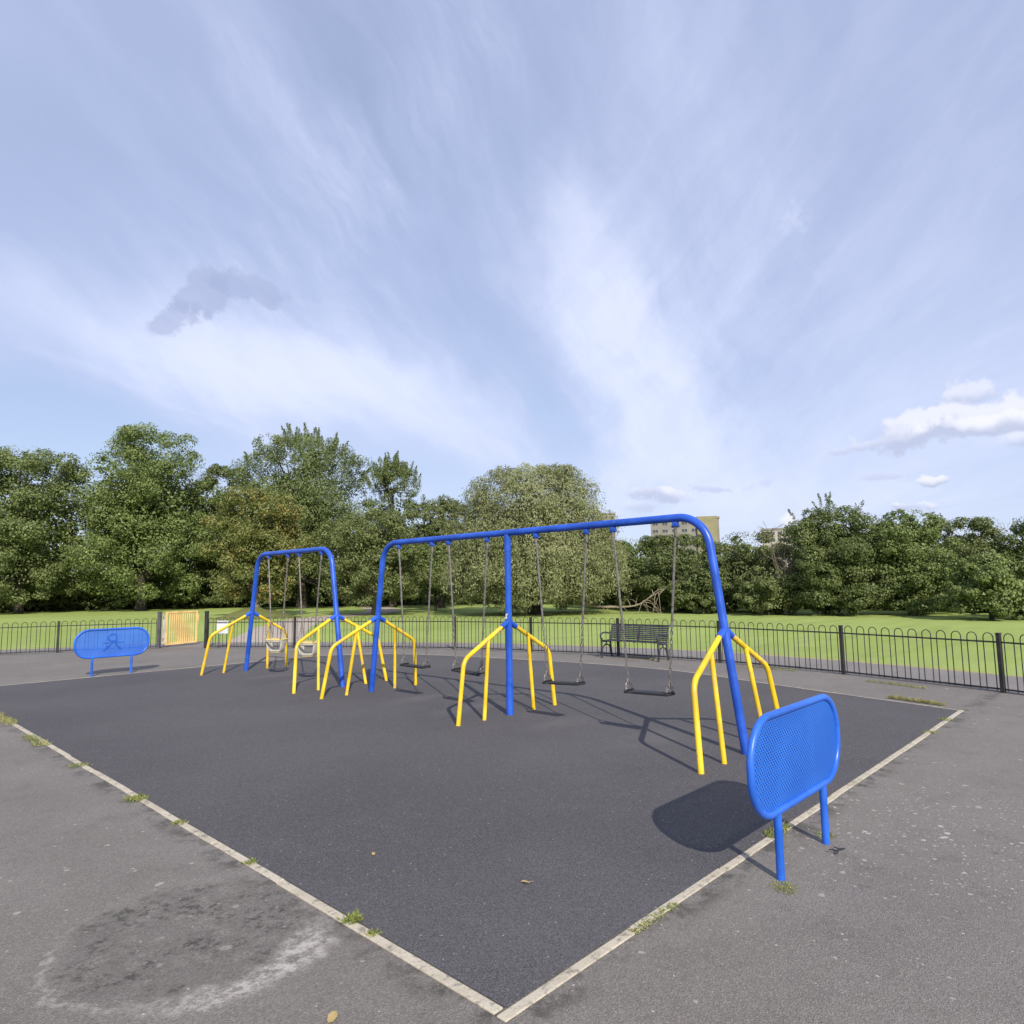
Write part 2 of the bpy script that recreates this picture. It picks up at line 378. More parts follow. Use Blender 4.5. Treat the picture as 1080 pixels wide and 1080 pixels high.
padc = pad[:1] + pad[1:2] + [(p.x, p.y) for p in catmull([(x, y, 0) for x, y in pad[1:]], 5)][1:]
sheet('play_surface', padc, .010, M['pad'])
# kerb: concrete edging pieces along the two near sides, thin strip round the far ones
kb = MB(); W = .052
y = 2.02
def edging(a, b, w, L, top):
    a = Vector(a); b = Vector(b); d = (b-a); tot = d.length; d.normalize(); n = max(1, round(tot/L)); l = tot/n
    ang = math.atan2(d.y, d.x)
    for i in range(n):
        c = a+d*(l*(i+.5)); j = rnd.uniform(-.006, .006)
        kb.box((c.x-d.y*j, c.y+d.x*j, top/2-.04+rnd.uniform(-.0015, .0015)), (l-.006, w, top+.08), Matrix.Rotation(ang+rnd.uniform(-.006, .006), 3, 'Z'), .005)
edging((2.006, 2.02), (10.38, 2.02), W, .915, .0115)
edging((2.04, 2.055), (2.04, 15.43), W, .915, .0115)
tag(kb.build('kerb', M['concrete'], smooth=False), kind='structure')
kb = MB()
fe = padc[1:] + []
for i in range(len(fe)-2): edging((*fe[i], 0)[:2], (*fe[i+1], 0)[:2], .022, 5, .013)
edging(fe[-2], (2.07, 15.41), .022, 1.5, .013)
tag(kb.build('kerb_far', M['concrete'], smooth=False), kind='structure').name = 'thin_kerb'
# mound under the turning tree
mb = MB(); N = 40; R = 24
vs = [(0, 0, .62)]; fs = []
for j in range(1, 11):
    for k in range(N):
        a = 2*PI*k/N; rr = j/10
        h = .62*(math.cos(rr*PI)*.5+.5)*(1+.12*math.sin(3*a+1)*rr)
        vs.append((2.7*rr*math.cos(a), 2.7*rr*math.sin(a), h-.012*rr))
for k in range(N): fs.append((0, 1+k, 1+(k+1) % N))
for j in range(9):
    for k in range(N): fs.append((1+j*N+k, 1+(j+1)*N+k, 1+(j+1)*N+(k+1) % N, 1+j*N+(k+1) % N))
tag(mb.add(vs, fs).build('mound', M['mound'], loc=(18.6, 38.4, 0)), kind='structure')

# ------------------------------------------------------------------ swing frames
SX = 6.52
def brace_set(root, y):
    """a pair of yellow braces each side of a blue upright, with blue sockets"""
    for s in (-1, 1):
        MB().tube([(0, y, 1.21), (s*.05, y, 1.185), (s*.135, y, 1.135)], .036, 12).build('socket', M['blue'], root)
        p = fillet([(s*.12, y, 1.145), (s*.80, y, .775), (s*.905, y, -.02)], [.19], 9)
        MB().tube(p, .028, 12).build('brace', M['yellow'], root)
        MB().tube([(s*.375, y, .992), (s*.465, y, -.02)], .025, 12).build('strut', M['yellow'], root)
def hanger(root, y):
    MB().box((0, y, 2.315), (.055, .06, .05), None, .008).tube([(0, y-.045, 2.29), (0, y+.045, 2.29)], .014, 8).build('hanger_bracket', M['blue'], root)
def swing_frame(ya, yb, hang, lean, top, mid, label):
    t = thing('swing_set', (SX, ya, 0), label, 'swing set', 'blue and yellow swing frames')
    L = yb-ya
    p = fillet([(0, 0, -.03), (0, lean, 2.38), (0, L-lean, 2.38), (0, L, -.03)], [.36, .36], 12)
    MB().tube(p, .044, 18).build('arch_tube', M['blue'], t)
    for yy in [0]+([mid] if mid else [])+[L]:
        # yy at ground; braces meet the leaning leg at 1.2 m
        yb_ = yy + (lean*.5 if yy == 0 else (-lean*.5 if yy == L else 0))
        g = bpy.data.objects
        brace_set_at(t, yy, yb_)
    if mid:
        MB().tube([(0, mid, -.03), (0, mid, .44)], .048, 18).tube([(0, mid, .44), (0, mid, 2.13)], .044, 18).tube([(0, mid, 2.125), (0, mid, 2.36)], .047, 18).build('post', M['blue'], t)
        st = MB()
        st.box((-.0475, mid-.005, 1.275), (.004, .022, .06), None).box((-.0475, mid+.016, 1.25), (.004, .022, .018), None).box((-.046, mid-.02, 1.305), (.004, .02, .016), None)
        o = st.build('sticker', M['sticker'], t, False)
        for yy in (mid-.9, mid+1.05):
            MB().tube([(0, yy-.012, 2.38), (0, yy+.012, 2.38)], .0475, 18).build('joint_ring', M['blue'], t)
    for yy in hang: hanger(t, yy-ya)
    return t
def brace_set_at(root, yg, yt):
    for s in (-1, 1):
        MB().tube([(0, yt, 1.21), (s*.05, yt, 1.185), (s*.135, yt, 1.135)], .036, 12).build('socket', M['blue'], root)
        p = fillet([(s*.12, yt, 1.145), (s*.80, yt*.6+yg*.4, .775), (s*.905, yg, -.02)], [.19], 9)
        MB().tube(p, .028, 12).build('brace', M['yellow'], root)
        MB().tube([(s*.375, yt*.8+yg*.2, .995), (s*.465, yg, -.02)], .025, 12).build('strut', M['yellow'], root)
HB = [(3.78, 4.60), (4.99, 5.80), (6.70, 7.50), (7.88, 8.69)]
HS = [(11.0, 11.8), (12.22, 13.0)]
swing_frame(3.1, 9.42, [y for p in HB for y in p], .33, 2.38, 3.21, 'long blue steel swing frame with two bays, middle post and yellow braces')
swing_frame(10.25, 13.88, [y for p in HS for y in p], .43, 2.38, None, 'short single-bay blue swing frame with yellow braces, farther from camera')

# ------------------------------------------------------------------ swings
def link_ring(m, c, axis, side, L=.034, W=.0135, r=.0052):
    ax = axis.normalized(); side = side.normalized(); pts = []
    for k in range(10):
        a = 2*PI*k/10
        ca, sa = math.cos(a), math.sin(a)
        pts.append(c + ax*(sa*L*.86) + side*(ca*W))
    m.tube(pts, r, 5, True)
def chain(m, a, b, pitch=.050):
    a = Vector(a); b = Vector(b); d = b-a; n = max(2, round(d.length/pitch)); ax = d.normalized()
    s1 = ax.cross(Vector((1, .3, 0))).normalized(); s2 = ax.cross(s1).normalized()
    for i in range(n):
        link_ring(m, a+d*((i+.5)/n), ax, s1 if i % 2 else s2)
def swing(y0, y1, label, dx=0.0, dz=0.0, tilt=0.0, name='swing'):
    ym = (y0+y1)/2; t = thing(name, (SX, ym, 0), label, 'swing', 'flat swings on the long frame')
    h = (y1-y0)/2; zs = .49+dz; sw = .275
    MB().box((dx, 0, zs), (.16, .56, .026), Matrix.Rotation(tilt, 3, 'X'), .009).build('seat', M['rubber'], t)
    for s in (-1, 1):
        top = Vector((0, s*h, 2.28)); bot = Vector((dx, s*(sw-.02), zs+.02+s*tilt*.25)); mid = top.lerp(bot, .60); fork = top.lerp(bot, .935)
        MB().tube([top, mid], .0135, 8).tube([mid+Vector((0, 0, .02)), mid-Vector((0, 0, .015))], .018, 8).tube([top+Vector((0, 0, .02)), top-Vector((0, 0, .1))], .019, 8).build('rod', M['steel'], t)
        m = MB(); chain(m, mid, fork)
        for q in (-1, 1): chain(m, fork, bot+Vector((q*.068, 0, 0)))
        m.build('chain', M['steel'], t)
        MB().box((dx, s*(sw-.02), zs+.022+s*tilt*.25), (.15, .03, .014), None, .003).build('chain_mount', M['black'], t)
    return t
swing(*HB[0], 'flat black swing at the end of the row, in front of the park bench', tilt=-.03)
swing(*HB[1], 'flat black swing just right of the middle post of the long frame', tilt=-.05)
swing(*HB[2], 'flat black swing just left of the middle post of the long frame', tilt=.05)
swing(*HB[3], 'flat black swing beside the left-hand leg of the long frame', tilt=.0)
def cradle(y0, y1, label, swing_x=0.0):
    ym = (y0+y1)/2; t = thing('toddler_swing', (SX+swing_x, ym, 0), label, 'toddler swing', 'cradle swings on the short frame')
    h = (y1-y0)/2; zt, zb = .70, .46
    # bucket shell with two leg holes at front and two at the back
    NA, NZ = 40, 10; vs = []; TW = .5
    def rim(a, f, z):
        cx, sx = math.cos(a), math.sin(a); e = .55
        qx, qy = math.copysign(abs(cx)**e, cx)*.14*f, math.copysign(abs(sx)**e, sx)*.185*f
        return (qx*math.cos(TW)-qy*math.sin(TW), qx*math.sin(TW)+qy*math.cos(TW), z)
    for j in range(NZ+1):
        u = j/NZ; z = zb+(zt-zb)*u; f = .58+.42*u**.55
        for k in range(NA): vs.append(rim(2*PI*k/NA, f, z))
    vs.append((0, 0, zb-.012)); fs = []
    for j in range(NZ):
        for k in range(NA):
            a = 2*PI*(k+.5)/NA; yy = math.sin(a); xx = math.cos(a)
            if 2 <= j <= 7 and abs(xx) > .05 and .22 < abs(yy)**.55 < .90: continue
            fs.append((j*NA+k, j*NA+(k+1) % NA, (j+1)*NA+(k+1) % NA, (j+1)*NA+k))
    for k in range(NA): fs.append(((k+1) % NA, k, len(vs)-1))
    b = MB().add(vs, fs).build('bucket', M['cream'], t)
    md = b.modifiers.new('thick', 'SOLIDIFY'); md.thickness = .018; md.offset = 0
    MB().tube([rim(2*PI*k/NA, 1.0, zt) for k in range(NA)], .016, 8, True).build('rim', M['cradle_trim'], t)
    MB().tube([rim(2*PI*k/NA, .60, zb) for k in range(NA)], .013, 8, True).build('base_trim', M['cradle_trim'], t)
    for s in (-1, 1):
        top = Vector((-swing_x, s*h, 2.28)); yk = Vector((0, s*.24, 1.02)); mid = top.lerp(yk, .84)
        MB().tube([top, mid], .0135, 8).tube([top+Vector((0, 0, .02)), top-Vector((0, 0, .1))], .019, 8).tube([mid+Vector((0, 0, .03)), mid-Vector((0, 0, .02))], .021, 8).build('rod', M['steel'], t)
        m = MB()
        chain(m, mid, yk)
        for q in (-1, 1): chain(m, yk, (q*.12*math.cos(TW)-s*.165*math.sin(TW), q*.12*math.sin(TW)+s*.165*math.cos(TW), zt+.005))
        m.build('chain', M['steel'], t)
    return t
cradle(*HS[0], 'cream cradle toddler swing hanging nearer the right leg of the short frame')
cradle(*HS[1], 'cream cradle toddler swing hanging nearer the left leg of the short frame')

# ------------------------------------------------------------------ blue barrier panels
def barrier(loc, label, mark=False):
    t = thing('barrier_panel', loc, label, 'barrier', 'blue barrier panels at the ends of the swings')
    hw, r, z0, z1 = .672, .245, .375, .915; ring = []
    zc0, zc1 = z0+r, z1-r
    for cx, cz, a0 in ((hw-r, zc1, 0), (-(hw-r), zc1, PI/2), (-(hw-r), zc0, PI), (hw-r, zc0, 1.5*PI)):
        for k in range(11):
            a = a0+PI/2*k/10; ring.append((cx+r*math.cos(a), 0, cz+r*math.sin(a)))
    MB().tube(ring, .0215, 12, True).build('frame', M['panel_blue'], t)
    n = len(ring); vs = [(x*.985, -.002, (z-.645)*.97+.645) for x, _, z in ring]
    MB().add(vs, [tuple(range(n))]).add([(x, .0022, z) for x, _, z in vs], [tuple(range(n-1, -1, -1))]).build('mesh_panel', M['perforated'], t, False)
    for s in (-1, 1):
        MB().tube([(s*.357, 0, -.03), (s*.357, 0, .365)], .0235, 12).build('leg', M['panel_blue'], t)
    if mark:
        m = MB()
        def stroke(P, w): m.tube([(x, -.0075, z) for x, z in P], w, 6, sx=1)
        # a mirrored capital R with long splayed legs
        stroke([(.06, .80), (.06, .60), (.15, .50)], .02)
        a = [(.06, .80), (-.03, .81), (-.085, .76), (-.06, .69), (.06, .665)]
        stroke([(p.x, p.z) for p in catmull([(x, 0, z) for x, z in a], 5)], .02)
        stroke([(.02, .665), (-.05, .60), (-.17, .49)], .019)
        stroke([(-.17, .645), (.20, .64)], .011)
        for v in range(len(m.v)): x, yv, z = m.v[v]; m.v[v] = (x, -.0065+(yv+.0075)*.15, z)
        m.build('painted_mark', M['blue_dark'], t)
    return t
barrier((4.325, 1.72, 0), 'large blue perforated barrier panel on two legs beside the right kerb')
barrier((4.50, 15.52, 0), 'small distant blue barrier panel with a mirrored letter painted on it', True)

# ------------------------------------------------------------------ fences and gate
def fence(P, label, skip_post=()):
    t = thing('bow_top_fence', (P[0][0], P[0][1], 0), label, 'fence', 'black bow top railings')
    ox, oy = P[0]
    for i, (x, y) in enumerate(P):
        if i in skip_post: continue
        a = Vector(P[max(i-1, 0)]); b = Vector(P[min(i+1, len(P)-1)]); an = math.atan2((b-a).y, (b-a).x)
        MB().box((x-ox, y-oy, .41), (.055, .055, .90), Matrix.Rotation(an, 3, 'Z'), .004).box((x-ox, y-oy, .866), (.062, .062, .012), Matrix.Rotation(an, 3, 'Z')).build('post', M['black'], t, False)
    for i in range(len(P)-1):
        a = Vector((*P[i], 0)); b = Vector((*P[i+1], 0)); d = b-a; L = d.length; d.normalize(); m = MB()
        o = Vector((ox, oy, 0)); an = math.atan2(d.y, d.x); mid = (a+b)/2-o
        rot = Matrix.Rotation(an, 3, 'Z')
        m.box((mid.x, mid.y, .735), (L-.05, .010, .024), rot)
        m.box((mid.x, mid.y, .055), (L-.05, .010, .026), rot)
        n = round(L/.222); pit = (L-.06)/n
        for k in range(n):
            s = .03+pit*(k+.5); w = pit*.30
            c = a+d*s-o
            pts = [c-d*w+Vector((0, 0, .03)), c-d*w+Vector((0, 0, .80))]
            pts += [c-d*(w*math.cos(q))+Vector((0, 0, .80+w*math.sin(q))) for q in (PI*.17, PI*.33, PI*.5, PI*.67, PI*.83)]
            pts += [c+d*w+Vector((0, 0, .80)), c+d*w+Vector((0, 0, .03))]
            m.tube(pts, .0074, 6)
        m.build('railing', M['black'], t)
    return t
fence(FR[:-1]+[FR[-1]], 'long curved black bow top railings running from the gate to the right edge', skip_post=(len(FR)-1,))
fence(FL, 'black bow top railings to the left of the yellow gate', skip_post=(0,))
for (x, y), m_, lab in ((FL[0], 'postgrey', 'grey square gate post on the hinge side of the yellow gate'), (FR[-1], 'black', 'black square gate post on the latch side, right of the open gate')):
    o = thing('gate_post', (x, y, 0), lab, 'gate post')
    MB().box((0, 0, .50), (.086, .086, 1.08), Matrix.Rotation(-.9, 3, 'Z'), .006).build('shaft', M[m_], o, False)
    MB().box((0, 0, 1.05), (.098, .098, .022), Matrix.Rotation(-.9, 3, 'Z'), .005).build('cap', M[m_], o, False)
gv = Vector((.98, .33, 0)); ga = math.atan2(.33, .98); GL = 1.10
g = thing('gate', (FL[0][0]+.075, FL[0][1]-.02, 0), 'faded yellow metal gate of upright bars, standing ajar', 'gate', rz=ga)
MB().box((GL/2+.11, 0, 1.02), (GL, .04, .05), None, .004).box((GL/2+.11, 0, .10), (GL, .04, .05), None, .004).box((.135, 0, .56), (.05, .04, .87), None, .004).box((GL+.085, 0, .56), (.05, .04, .87), None, .004).build('frame', M['gate_yellow'], g, False)
m = MB()
for k in range(12):
    x = .21+(GL-.20)*(k+.5)/12-.0; m.box((x, 0, .56), (.030, .016, .868), None)
m.build('bars', M['gate_yellow'], g, False)
MB().box((GL+.135, 0, .82), (.05, .03, .20), None, .006).build('latch', M['gate_yellow'], g, False)
MB().box((.055, 0, .55), (.09, .012, .86), None).build('hinge_strip', M['cream'], g, False)
for z in (.25, .88): MB().tube([(.03, 0, z-.04), (.03, 0, z+.04)], .018, 8).build('hinge', M['steel'], g)
# notice board fixed on the railings right of the gate
a = Vector(FR[-1]); b = Vector(FR[-2]); d = (b-a).normalized(); c = a+d*.52
nb = thing('notice_board', (c.x-d.y*-.03, c.y-d.x*.03, 0), 'small white notice board with dark header fixed to railings beside the gate', 'notice board', rz=math.atan2(d.y, d.x))
MB().box((0, 0, .60), (.34, .018, .36), None, .004).build('board', M['white'], nb, False)
MB().box((0, -.012, .735), (.33, .008, .05), None).build('header', M['grey'], nb, False)
for s in (-1, 1): MB().tube([(s*.13, .02, 0), (s*.13, .02, .80)], .010, 8).build('stake', M['black'], nb)

# ------------------------------------------------------------------ bench
bn = thing('park_bench', (12.97, 8.68, 0), 'black slatted park bench with curled arms standing against the railings', 'bench')
for s in (-1, 1):
    yy = s*.74; m = MB()
    fl = catmull([(-.21, yy, 0), (-.185, yy, .12), (-.20, yy, .27), (-.20, yy, .385)], 5); m.tube(fl, .022, 8, sx=1)
    rl = catmull([(.20, yy, 0), (.165, yy, .14), (.15, yy, .30), (.155, yy, .40), (.20, yy, .58), (.245, yy, .73)], 5); m.tube(rl, .022, 8)
    m.tube([(-.20, yy, .375), (.155, yy, .36)], .020, 8)
    arch = [(-.185+.0, yy, .13)]+[( -.015+.165*math.cos(q), yy, .145+.155*math.sin(q)) for q in (PI*.85, PI*.7, PI*.5, PI*.3, PI*.15)]+[(.165, yy, .13)]
    m.tube(arch, .016, 8); m.tube([(-.015, yy, .30), (-.015, yy, .365)], .016, 8)
    m.build('end_frame', M['bench'], bn)
    arm = catmull([(.20, yy, .575), (.10, yy, .545), (-.03, yy, .565), (-.15, yy, .56), (-.225, yy, .525), (-.225, yy, .455), (-.18, yy, .425), (-.195, yy, .385)], 5)
    MB().tube(arm, .019, 8).build('armrest', M['bench'], bn)
m = MB()
for k in range(7): m.box((-.185+k*.055, 0, .392+.006*math.cos(k)), (.045, 1.50, .014), None, .003)
m.build('seat', M['bench'], bn, False)
m = MB()
for k in range(8):
    u = k/7; m.box((.165+.075*u, 0, .435+.285*u), (.016, 1.50, .033), Matrix.Rotation(.24, 3, 'Y'), .003)
m.build('backrest', M['bench'], bn, False)
m = MB(); m.tube([(.0, 0, .375), (.175, 0, .40), (.258, 0, .735)], .022, 8); m.build('centre_support', M['bench'], bn)
m = MB(); m.box((.190, -.18, .575), (.010, .11, .05), Matrix.Rotation(.24, 3, 'Y'), .002); m.build('plaque', M['steel'], bn, False)

# ------------------------------------------------------------------ trees
def leaf_mesh(name, C, Nn, A, L, Wd, mat, parent=None):
    """n leaf-sized faces: centre C, normal Nn, long axis A, length L, width Wd"""
    n = len(C); A = A - Nn*np.sum(A*Nn, 1, keepdims=True); A /= np.linalg.norm(A, axis=1, keepdims=True)+1e-9
    B = np.cross(Nn, A); L = L[:, None]; Wd = Wd[:, None]
    V = np.empty((n, 4, 3)); fold = Nn*Wd*.25
    V[:, 0] = C-A*L*.5; V[:, 1] = C+B*Wd*.5+fold-A*L*.08; V[:, 2] = C+A*L*.5; V[:, 3] = C-B*Wd*.5+fold-A*L*.08
    me = bpy.data.meshes.new(name); me.vertices.add(4*n); me.loops.add(4*n); me.polygons.add(n)
    me.vertices.foreach_set('co', V.reshape(-1).astype(np.float32)); me.loops.foreach_set('vertex_index', np.arange(4*n, dtype=np.int32))
    me.polygons.foreach_set('loop_start', np.arange(0, 4*n, 4, dtype=np.int32))
    try: me.polygons.foreach_set('loop_total', np.full(n, 4, dtype=np.int32))
    except Exception: pass
    me.update(calc_edges=True); me.validate(); me.materials.append(mat)
    o = bpy.data.objects.new(name, me); COL.objects.link(o)
    if parent: o.parent = parent
    return o
def unit(rs, n):
    v = rs.normal(size=(n, 3)); return v/np.linalg.norm(v, axis=1, keepdims=True)
def crown(rs, z0, z1, r, kind, lumps, nleaf, size, shape, lsc=1.0, pexp=.62):
    """leaf clumps spread through an uneven crown; returns arrays and clump centres"""
    H = z1-z0; zc = z0+H*shape[0]; cen = []; rad = []
    tries = 0
    while len(cen) < lumps and tries < 8000:
        tries += 1
        up, dn = z1-zc, zc-z0
        tz = rs.uniform(-1, .97); az = rs.uniform(0, 2*PI); k = rs.uniform(.12, 1.0)**.5*.86
        prof = math.sqrt(1-tz*tz)**pexp if tz > 0 else 1-.45*tz**4
        p = np.array([math.cos(az)*r*prof*k, math.sin(az)*r*prof*k, zc+tz*(up if tz > 0 else dn)*.95])
        lr = min(r, H*.5)*rs.uniform(.16, .31)*(1-.25*abs(tz))*lsc
        if p[2]+lr*.8 > z1 or p[2]-lr*.5 < z0-.1: continue
        if any(np.linalg.norm(p-c) < .38*(lr+q) for c, q in zip(cen, rad)): continue
        cen.append(p); rad.append(lr)
    cen = np.array(cen); rad = np.array(rad)
    w = rad**2; w /= w.sum(); idx = rs.choice(len(cen), nleaf, p=w)
    d = unit(rs, nleaf); d[:, 2] = np.where(rs.random(nleaf) < .35, np.abs(d[:, 2]), d[:, 2])
    # sub-clumps: gather the leaves of each clump around twig ends
    tw = unit(rs, len(cen)*26).reshape(len(cen), 26, 3)
    pick = tw[idx, rs.integers(0, 26, nleaf)]
    d = d*.40+pick*.85; d /= np.linalg.norm(d, axis=1, keepdims=True)
    R_ = rad[idx]*(rs.uniform(.35, 1.12, nleaf)**.6)
    sq = np.array([1.15, 1.15, .82])
    C = cen[idx]+d*R_[:, None]*sq
    Nn = d*.8+np.array([0, 0, .35])+rs.normal(size=(nleaf, 3))*.45; Nn /= np.linalg.norm(Nn, axis=1, keepdims=True)
    A = rs.normal(size=(nleaf, 3))*.7+d*.6+np.array([0, 0, -.35])
    L = size*rs.uniform(.6, 1.45, nleaf); Wd = L*rs.uniform(.45, .75, nleaf)
    return C, Nn, A, L, Wd, cen, rad
def trunk(rs, z0, height, base_r, cen, mat, parent, lean=0.0, fork=None, name='trunk'):
    m = MB(); zf = fork if fork else z0+.25*(height-z0)
    top = Vector((lean, lean*.5, height*.82))
    P = [Vector((0, 0, -.25)), Vector((rs.uniform(-.05, .05), rs.uniform(-.05, .05), zf*.5)), Vector((lean*.3, 0, zf)), Vector((lean*.6, lean*.2, zf+(height-zf)*.4)), top]
    pts = catmull(P, 6); n = len(pts)
    rr = [base_r*(1.45-.45*min(1, i/4))*(1-.85*i/(n-1)) for i in range(n)]
    m.tube(pts, rr, 9)
    for c in cen[:: max(1, len(cen)//14)]:
        s = Vector(pts[min(n-2, max(4, int(n*rs.uniform(.3, .75))))]); e = Vector(c)
        if e.z < s.z: s = Vector(pts[int(n*.3)])
        mid = s.lerp(e, .5)+Vector((rs.uniform(-.2, .2), rs.uniform(-.2, .2), rs.uniform(0, .4)))
        q = catmull([s, mid, e], 5); m.tube(q, [base_r*.42*(1-.85*i/(len(q)-1)) for i in range(len(q))], 6)
    return m.build(name, mat, parent)
def tree(seed, x, y, h, r, z0, label, cat, mat, lumps=34, n=17000, size=.30, shape=(.45,), bark='bark', base_r=.28, spikes=0, group='trees along the edge of the field', name='tree', lean=0.0, fork=None, inner=.14, zoff=-.0, lsc=.84, pexp=.62):
    rs = np.random.default_rng(seed); t = thing(name, (x, y, zoff), label, cat, group)
    t.rotation_euler = (0, 0, rs.uniform(0, 6))
    size *= .80; n = int(n*1.35)
    C, Nn, A, L, Wd, cen, rad = crown(rs, z0, h, r, None, int(lumps*1.6), n, size, shape, lsc, pexp)
    parts = [(C, Nn, A, L, Wd)]
    if spikes:
        for k in range(spikes):
            a = rs.uniform(0, 2*PI); q = rs.uniform(.0, .85)**.7
            zt = z0+(h-z0)*(shape[0]+(1-shape[0])*math.sqrt(max(0, 1-q*q))*.93)
            b = np.array([r*q*.92*math.cos(a), r*q*.92*math.sin(a), zt-.35]); ln = rs.uniform(.9, 2.0)*(.7 if q > .6 else 1)*min(1, r/4)
            d = np.array([math.cos(a)*.7*q+rs.normal()*.2, math.sin(a)*.7*q+rs.normal()*.2, 1.0]); d /= np.linalg.norm(d)
            ml = int(ln*150); u = rs.uniform(0, 1, ml); P = b+d*ln*u[:, None]+rs.normal(size=(ml, 3))*(.17*min(1, r/4)*(1.15-u))[:, None]
            parts.append((P, unit(rs, ml), unit(rs, ml)+d*.6, size*rs.uniform(.6, 1.2, ml), size*rs.uniform(.3, .55, ml)))
    def shell(ns, lo, hi):
        tz = rs.uniform(-.75, .98, ns); az = rs.uniform(0, 2*PI, ns); zc = z0+(h-z0)*shape[0]
        wob = 1+.07*np.sin(az*3+seed)+.06*np.sin(az*7+tz*6+seed*2)+.05*np.sin(tz*11+az*2)
        prof = np.where(tz > 0, np.sqrt(np.clip(1-tz*tz, 0, 1))**pexp, 1-.45*tz**4)*rs.uniform(lo, hi, ns)*wob
        P = np.stack([np.cos(az)*r*prof, np.sin(az)*r*prof, zc+tz*np.where(tz > 0, h-zc, zc-z0)*.97], 1)
        o_ = np.stack([np.cos(az), np.sin(az), tz*.8+.3], 1)+rs.normal(size=(ns, 3))*.5; o_ /= np.linalg.norm(o_, axis=1, keepdims=True)
        return (P, o_, unit(rs, ns)+np.array([0, 0, -.3]), size*rs.uniform(.6, 1.4, ns), size*rs.uniform(.35, .8, ns))
    parts.append(shell(int(n*.06), .50, .75))
    ni = int(n*inner)
    if ni:
        d = unit(rs, ni)*rs.uniform(.1, .66, ni)[:, None]; zc = z0+(h-z0)*shape[0]
        P = np.stack([d[:, 0]*r, d[:, 1]*r, zc+d[:, 2]*np.where(d[:, 2] > 0, h-zc, zc-z0)], 1)
        parts.append((P, unit(rs, ni), unit(rs, ni), size*1.7*rs.uniform(.8, 1.3, ni), size*1.3*rs.uniform(.8, 1.2, ni)))
    cat_ = [np.concatenate([p[i] for p in parts]) for i in range(5)]
    leaf_mesh('crown', *cat_, mat, t)
    trunk(rs, z0, h, base_r, cen, M[bark], t, lean, fork)
    return t
G = 'trees along the edge of the field'
# left-hand wood
tree(11, 6.1, 69.5, 14.0, 5.9, .7, 'dark broadleaf tree cut off by the left edge of the photo', 'tree', M['lf_dark'], 56, 46000, .20, (.45,))
tree(12, 12.2, 65.5, 13.6, 5.5, .7, 'rounded mid green tree just left of the tallest left-hand tree', 'tree', M['lf_mid'], 54, 46000, .20, (.45,))
tree(13, 19.6, 61.0, 15.4, 6.0, .7, 'tallest domed tree on the left, above the yellow gate', 'tree', M['lf_light'], 72, 62000, .20, (.48,), base_r=.38)
tree(14, 26.4, 62.5, 13.2, 4.6, .5, 'dark tree filling the gap behind the tall domed and feathery-topped trees', 'tree', M['lf_dark'], 40, 34000, .21, (.45,))
tree(15, 28.8, 51.5, 14.5, 6.6, .7, 'wide tree with a feathery spiky top behind the short swing frame', 'tree', M['lf_mid'], 74, 66000, .175, (.45,), base_r=.40, spikes=85)
tree(16, 18.6, 38.4, 7.2, 3.2, .6, 'smaller tree turning orange on a grassy mound, left of the short frame', 'tree', M['lf_autumn'], 50, 36000, .145, (.5,), base_r=.20, bark='bark_pale', zoff=.42, fork=1.4, lean=.5)
tree(17, 33.6, 45.6, 12.2, 3.4, .7, 'narrow spire-topped tree with open twiggy tip, left of the willow', 'tree', M['lf_mid'], 44, 26000, .16, (.34,), spikes=75, inner=.10, lsc=.80, pexp=1.0)
tree(18, 24.2, 34.6, 6.4, 3.9, .7, 'low spreading tree with a pale leaning trunk between the two swing frames', 'tree', M['lf_bush'], 54, 38000, .135, (.5,), bark='bark_pale', base_r=.24, lean=-.5, fork=1.3)
tree(19, 34.2, 40.2, 8.6, 3.5, .5, 'olive green tree half hidden behind the left side of the willow', 'tree', M['lf_bush'], 40, 30000, .155, (.5,))
tree(35, 29.6, 35.4, 4.6, 2.4, .8, 'slender young tree with thin stem at the left foot of the willow', 'tree', M['lf_light'], 26, 16000, .125, (.5,), base_r=.10)
